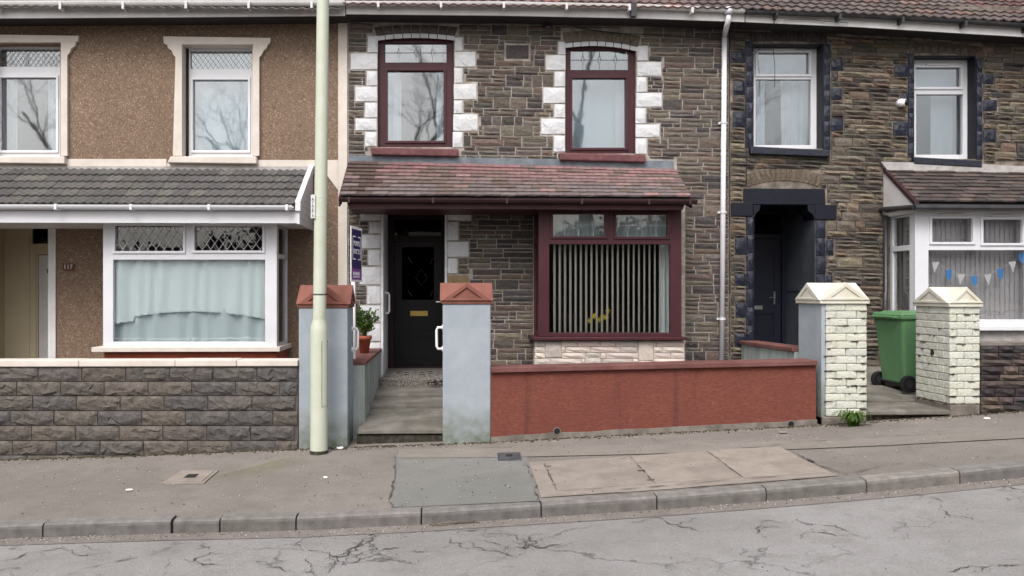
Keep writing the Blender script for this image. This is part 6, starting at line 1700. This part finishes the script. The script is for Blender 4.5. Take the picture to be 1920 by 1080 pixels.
tw = MB()
for i in range(7):
    a = G(805 + i * 4, 987 + random.uniform(-3, 2), f=fr_); b = G(870 + i * 5, 981 + random.uniform(-3, 4), f=fr_)
    tw.tube([a + Vector((0, 0, .012)), lerp(a, b, .5) + Vector((0, random.uniform(-.03, .05), .02)), b + Vector((0, 0, .01))], .004, 5)
tw.build('dry_twigs', 'bark', None, label='thin dry twigs lying in the gutter against the kerb, below the path gate', cat='twigs')
for i, (x, y, s) in enumerate(((637, 842, 1.2), (610, 898, .6), (242, 921, .8), (1850, 787, 1.2), (1468, 813, 1.4))):
    c = G(x, y); mb = MB(); q = [(math.cos(a) * .035 * s * random.uniform(.7, 1.2), math.sin(a) * .03 * s * random.uniform(.6, 1.2)) for a in (0, .9, 1.9, 3, 4, 5.2)]
    mb.hexa([Vector((c.x + u, c.y + v, zpav(c.x + u, c.y + v) + .01)) for u, v in q], [Vector((c.x + u * .9, c.y + v * .9, zpav(c.x, c.y) + .016 + random.uniform(0, .008))) for u, v in q])
    mb.build('litter', 'plastic_white' if i != 4 else 'cover_slab', None, label=['torn white paper scrap at the foot of the front path step', 'tiny white scrap on the pavement just below the lamp post', 'small white paper scrap on the pavement left of the pale square cover', 'white paper scrap by the foot of the far right pillar', 'pale flake of mortar on the pavement below the right drain hole'][i], cat='litter')

# ------------------------------------------------------------------ across the street: hedge bank and bare trees (seen in the glass)
random.seed(77)
def tree(x, y, h, label, lean=0):
    z0 = zfar(x, y); t = thing('bare_tree', (x, y, z0), label, 'tree', 'bare trees across the street')
    tr = MB(); cr_ = MB()
    def branch(p, d, L, r, lv):
        n = 4; pts = [p]; rs = [r]; q = p.copy(); dd = d.copy()
        for i in range(n):
            dd = (dd + Vector((random.uniform(-1, 1), random.uniform(-1, 1), random.uniform(-.4, .5))) * .17).normalized(); q = q + dd * L / n; pts.append(q.copy()); rs.append(r * (1 - .45 * (i + 1) / n))
        (tr if lv == 0 else cr_).tube(pts, [q_ * (.75 if lv else 1) for q_ in rs], 8 if lv == 0 else (5 if lv < 3 else 3), cap=lv == 0)
        if lv >= 6: return
        kids = 4 if lv < 3 else 3
        for i in range(kids):
            f_ = random.uniform(.45, 1.0) if lv else random.uniform(.5, 1); idx = min(n, max(1, int(f_ * n + .5)))
            a = random.uniform(0, 6.28); side = dd.orthogonal().normalized(); side.rotate(Matrix.Rotation(a, 3, dd).to_quaternion()) if False else None
            o_ = dd.orthogonal().normalized(); o2 = dd.cross(o_); sv = o_ * math.cos(a) + o2 * math.sin(a)
            nd = (dd * random.uniform(.5, .9) + sv * random.uniform(.5, .9) + Vector((0, 0, .12))).normalized()
            branch(pts[idx], nd, L * random.uniform(.55, .78), rs[idx] * random.uniform(.5, .66), lv + 1)
    branch(Vector((x, y, z0 - .2)), Vector((lean, 0, 1)).normalized(), h * .42, h * .022, 0)
    tr.build('trunk', 'bark', t, smooth=True); cr_.build('crown', 'bark', t)
tree(-2.2, -20.5, 14.5, 'bare winter tree across the street, reflected in the left maroon upstairs window')
tree(5.2, -19.5, 15, 'bare winter tree across the street, reflected in the upstairs window nearest the downpipe')
tree(-7.6, -22, 12, 'bare winter tree across the street, reflected in the upstairs window beside the lamp post', .05)
tree(-15.5, -21, 13, 'bare winter tree across the street, reflected in the far left upstairs window', .1)
tree(14, -23, 11, 'bare winter tree across the street, reflected in the windows of the right house')
# hedge mass
hd = MB()
for i in range(26000):
    x = random.uniform(-30, 32); y = -15.2 + random.gauss(0, .7); z = zfar(x, y) + random.uniform(0, 1) ** .7 * (3.0 + .5 * noise.noise((x * .5, 3, 0))); c = Vector((x, y, z))
    d = Vector((random.uniform(-1, 1), random.uniform(-1, 1), random.uniform(-1, 1))).normalized() * .16; s2 = d.orthogonal().normalized() * .08; k_ = random.uniform(.4, 1.1)
    hd.add([c, c + d * .5 + s2, c + d, c + d * .5 - s2], [(0, 1, 2, 3)], (k_ * .55, k_ * .5, k_ * .5))
mt['hedge_leaf'] = basic('hedge_leaf', S(44, 54, 32), S(30, 36, 24), 6, .8, .7, 0, tint=True)
for i in range(24):
    xa_ = -30 + i * 2.6; zz_ = zfar(xa_, -15.2); hd.box(xa_, xa_ + 2.62, -15.9 - random.uniform(0, .2), -14.7 + random.uniform(-.2, 0), zz_ - .3, zz_ + 2.9, (.5, .5, .5))
hd.build('hedge', 'hedge_leaf', None, label='long dark green hedge across the street behind the camera', cat='hedge', kind='stuff')
bpy.context.view_layer.update()
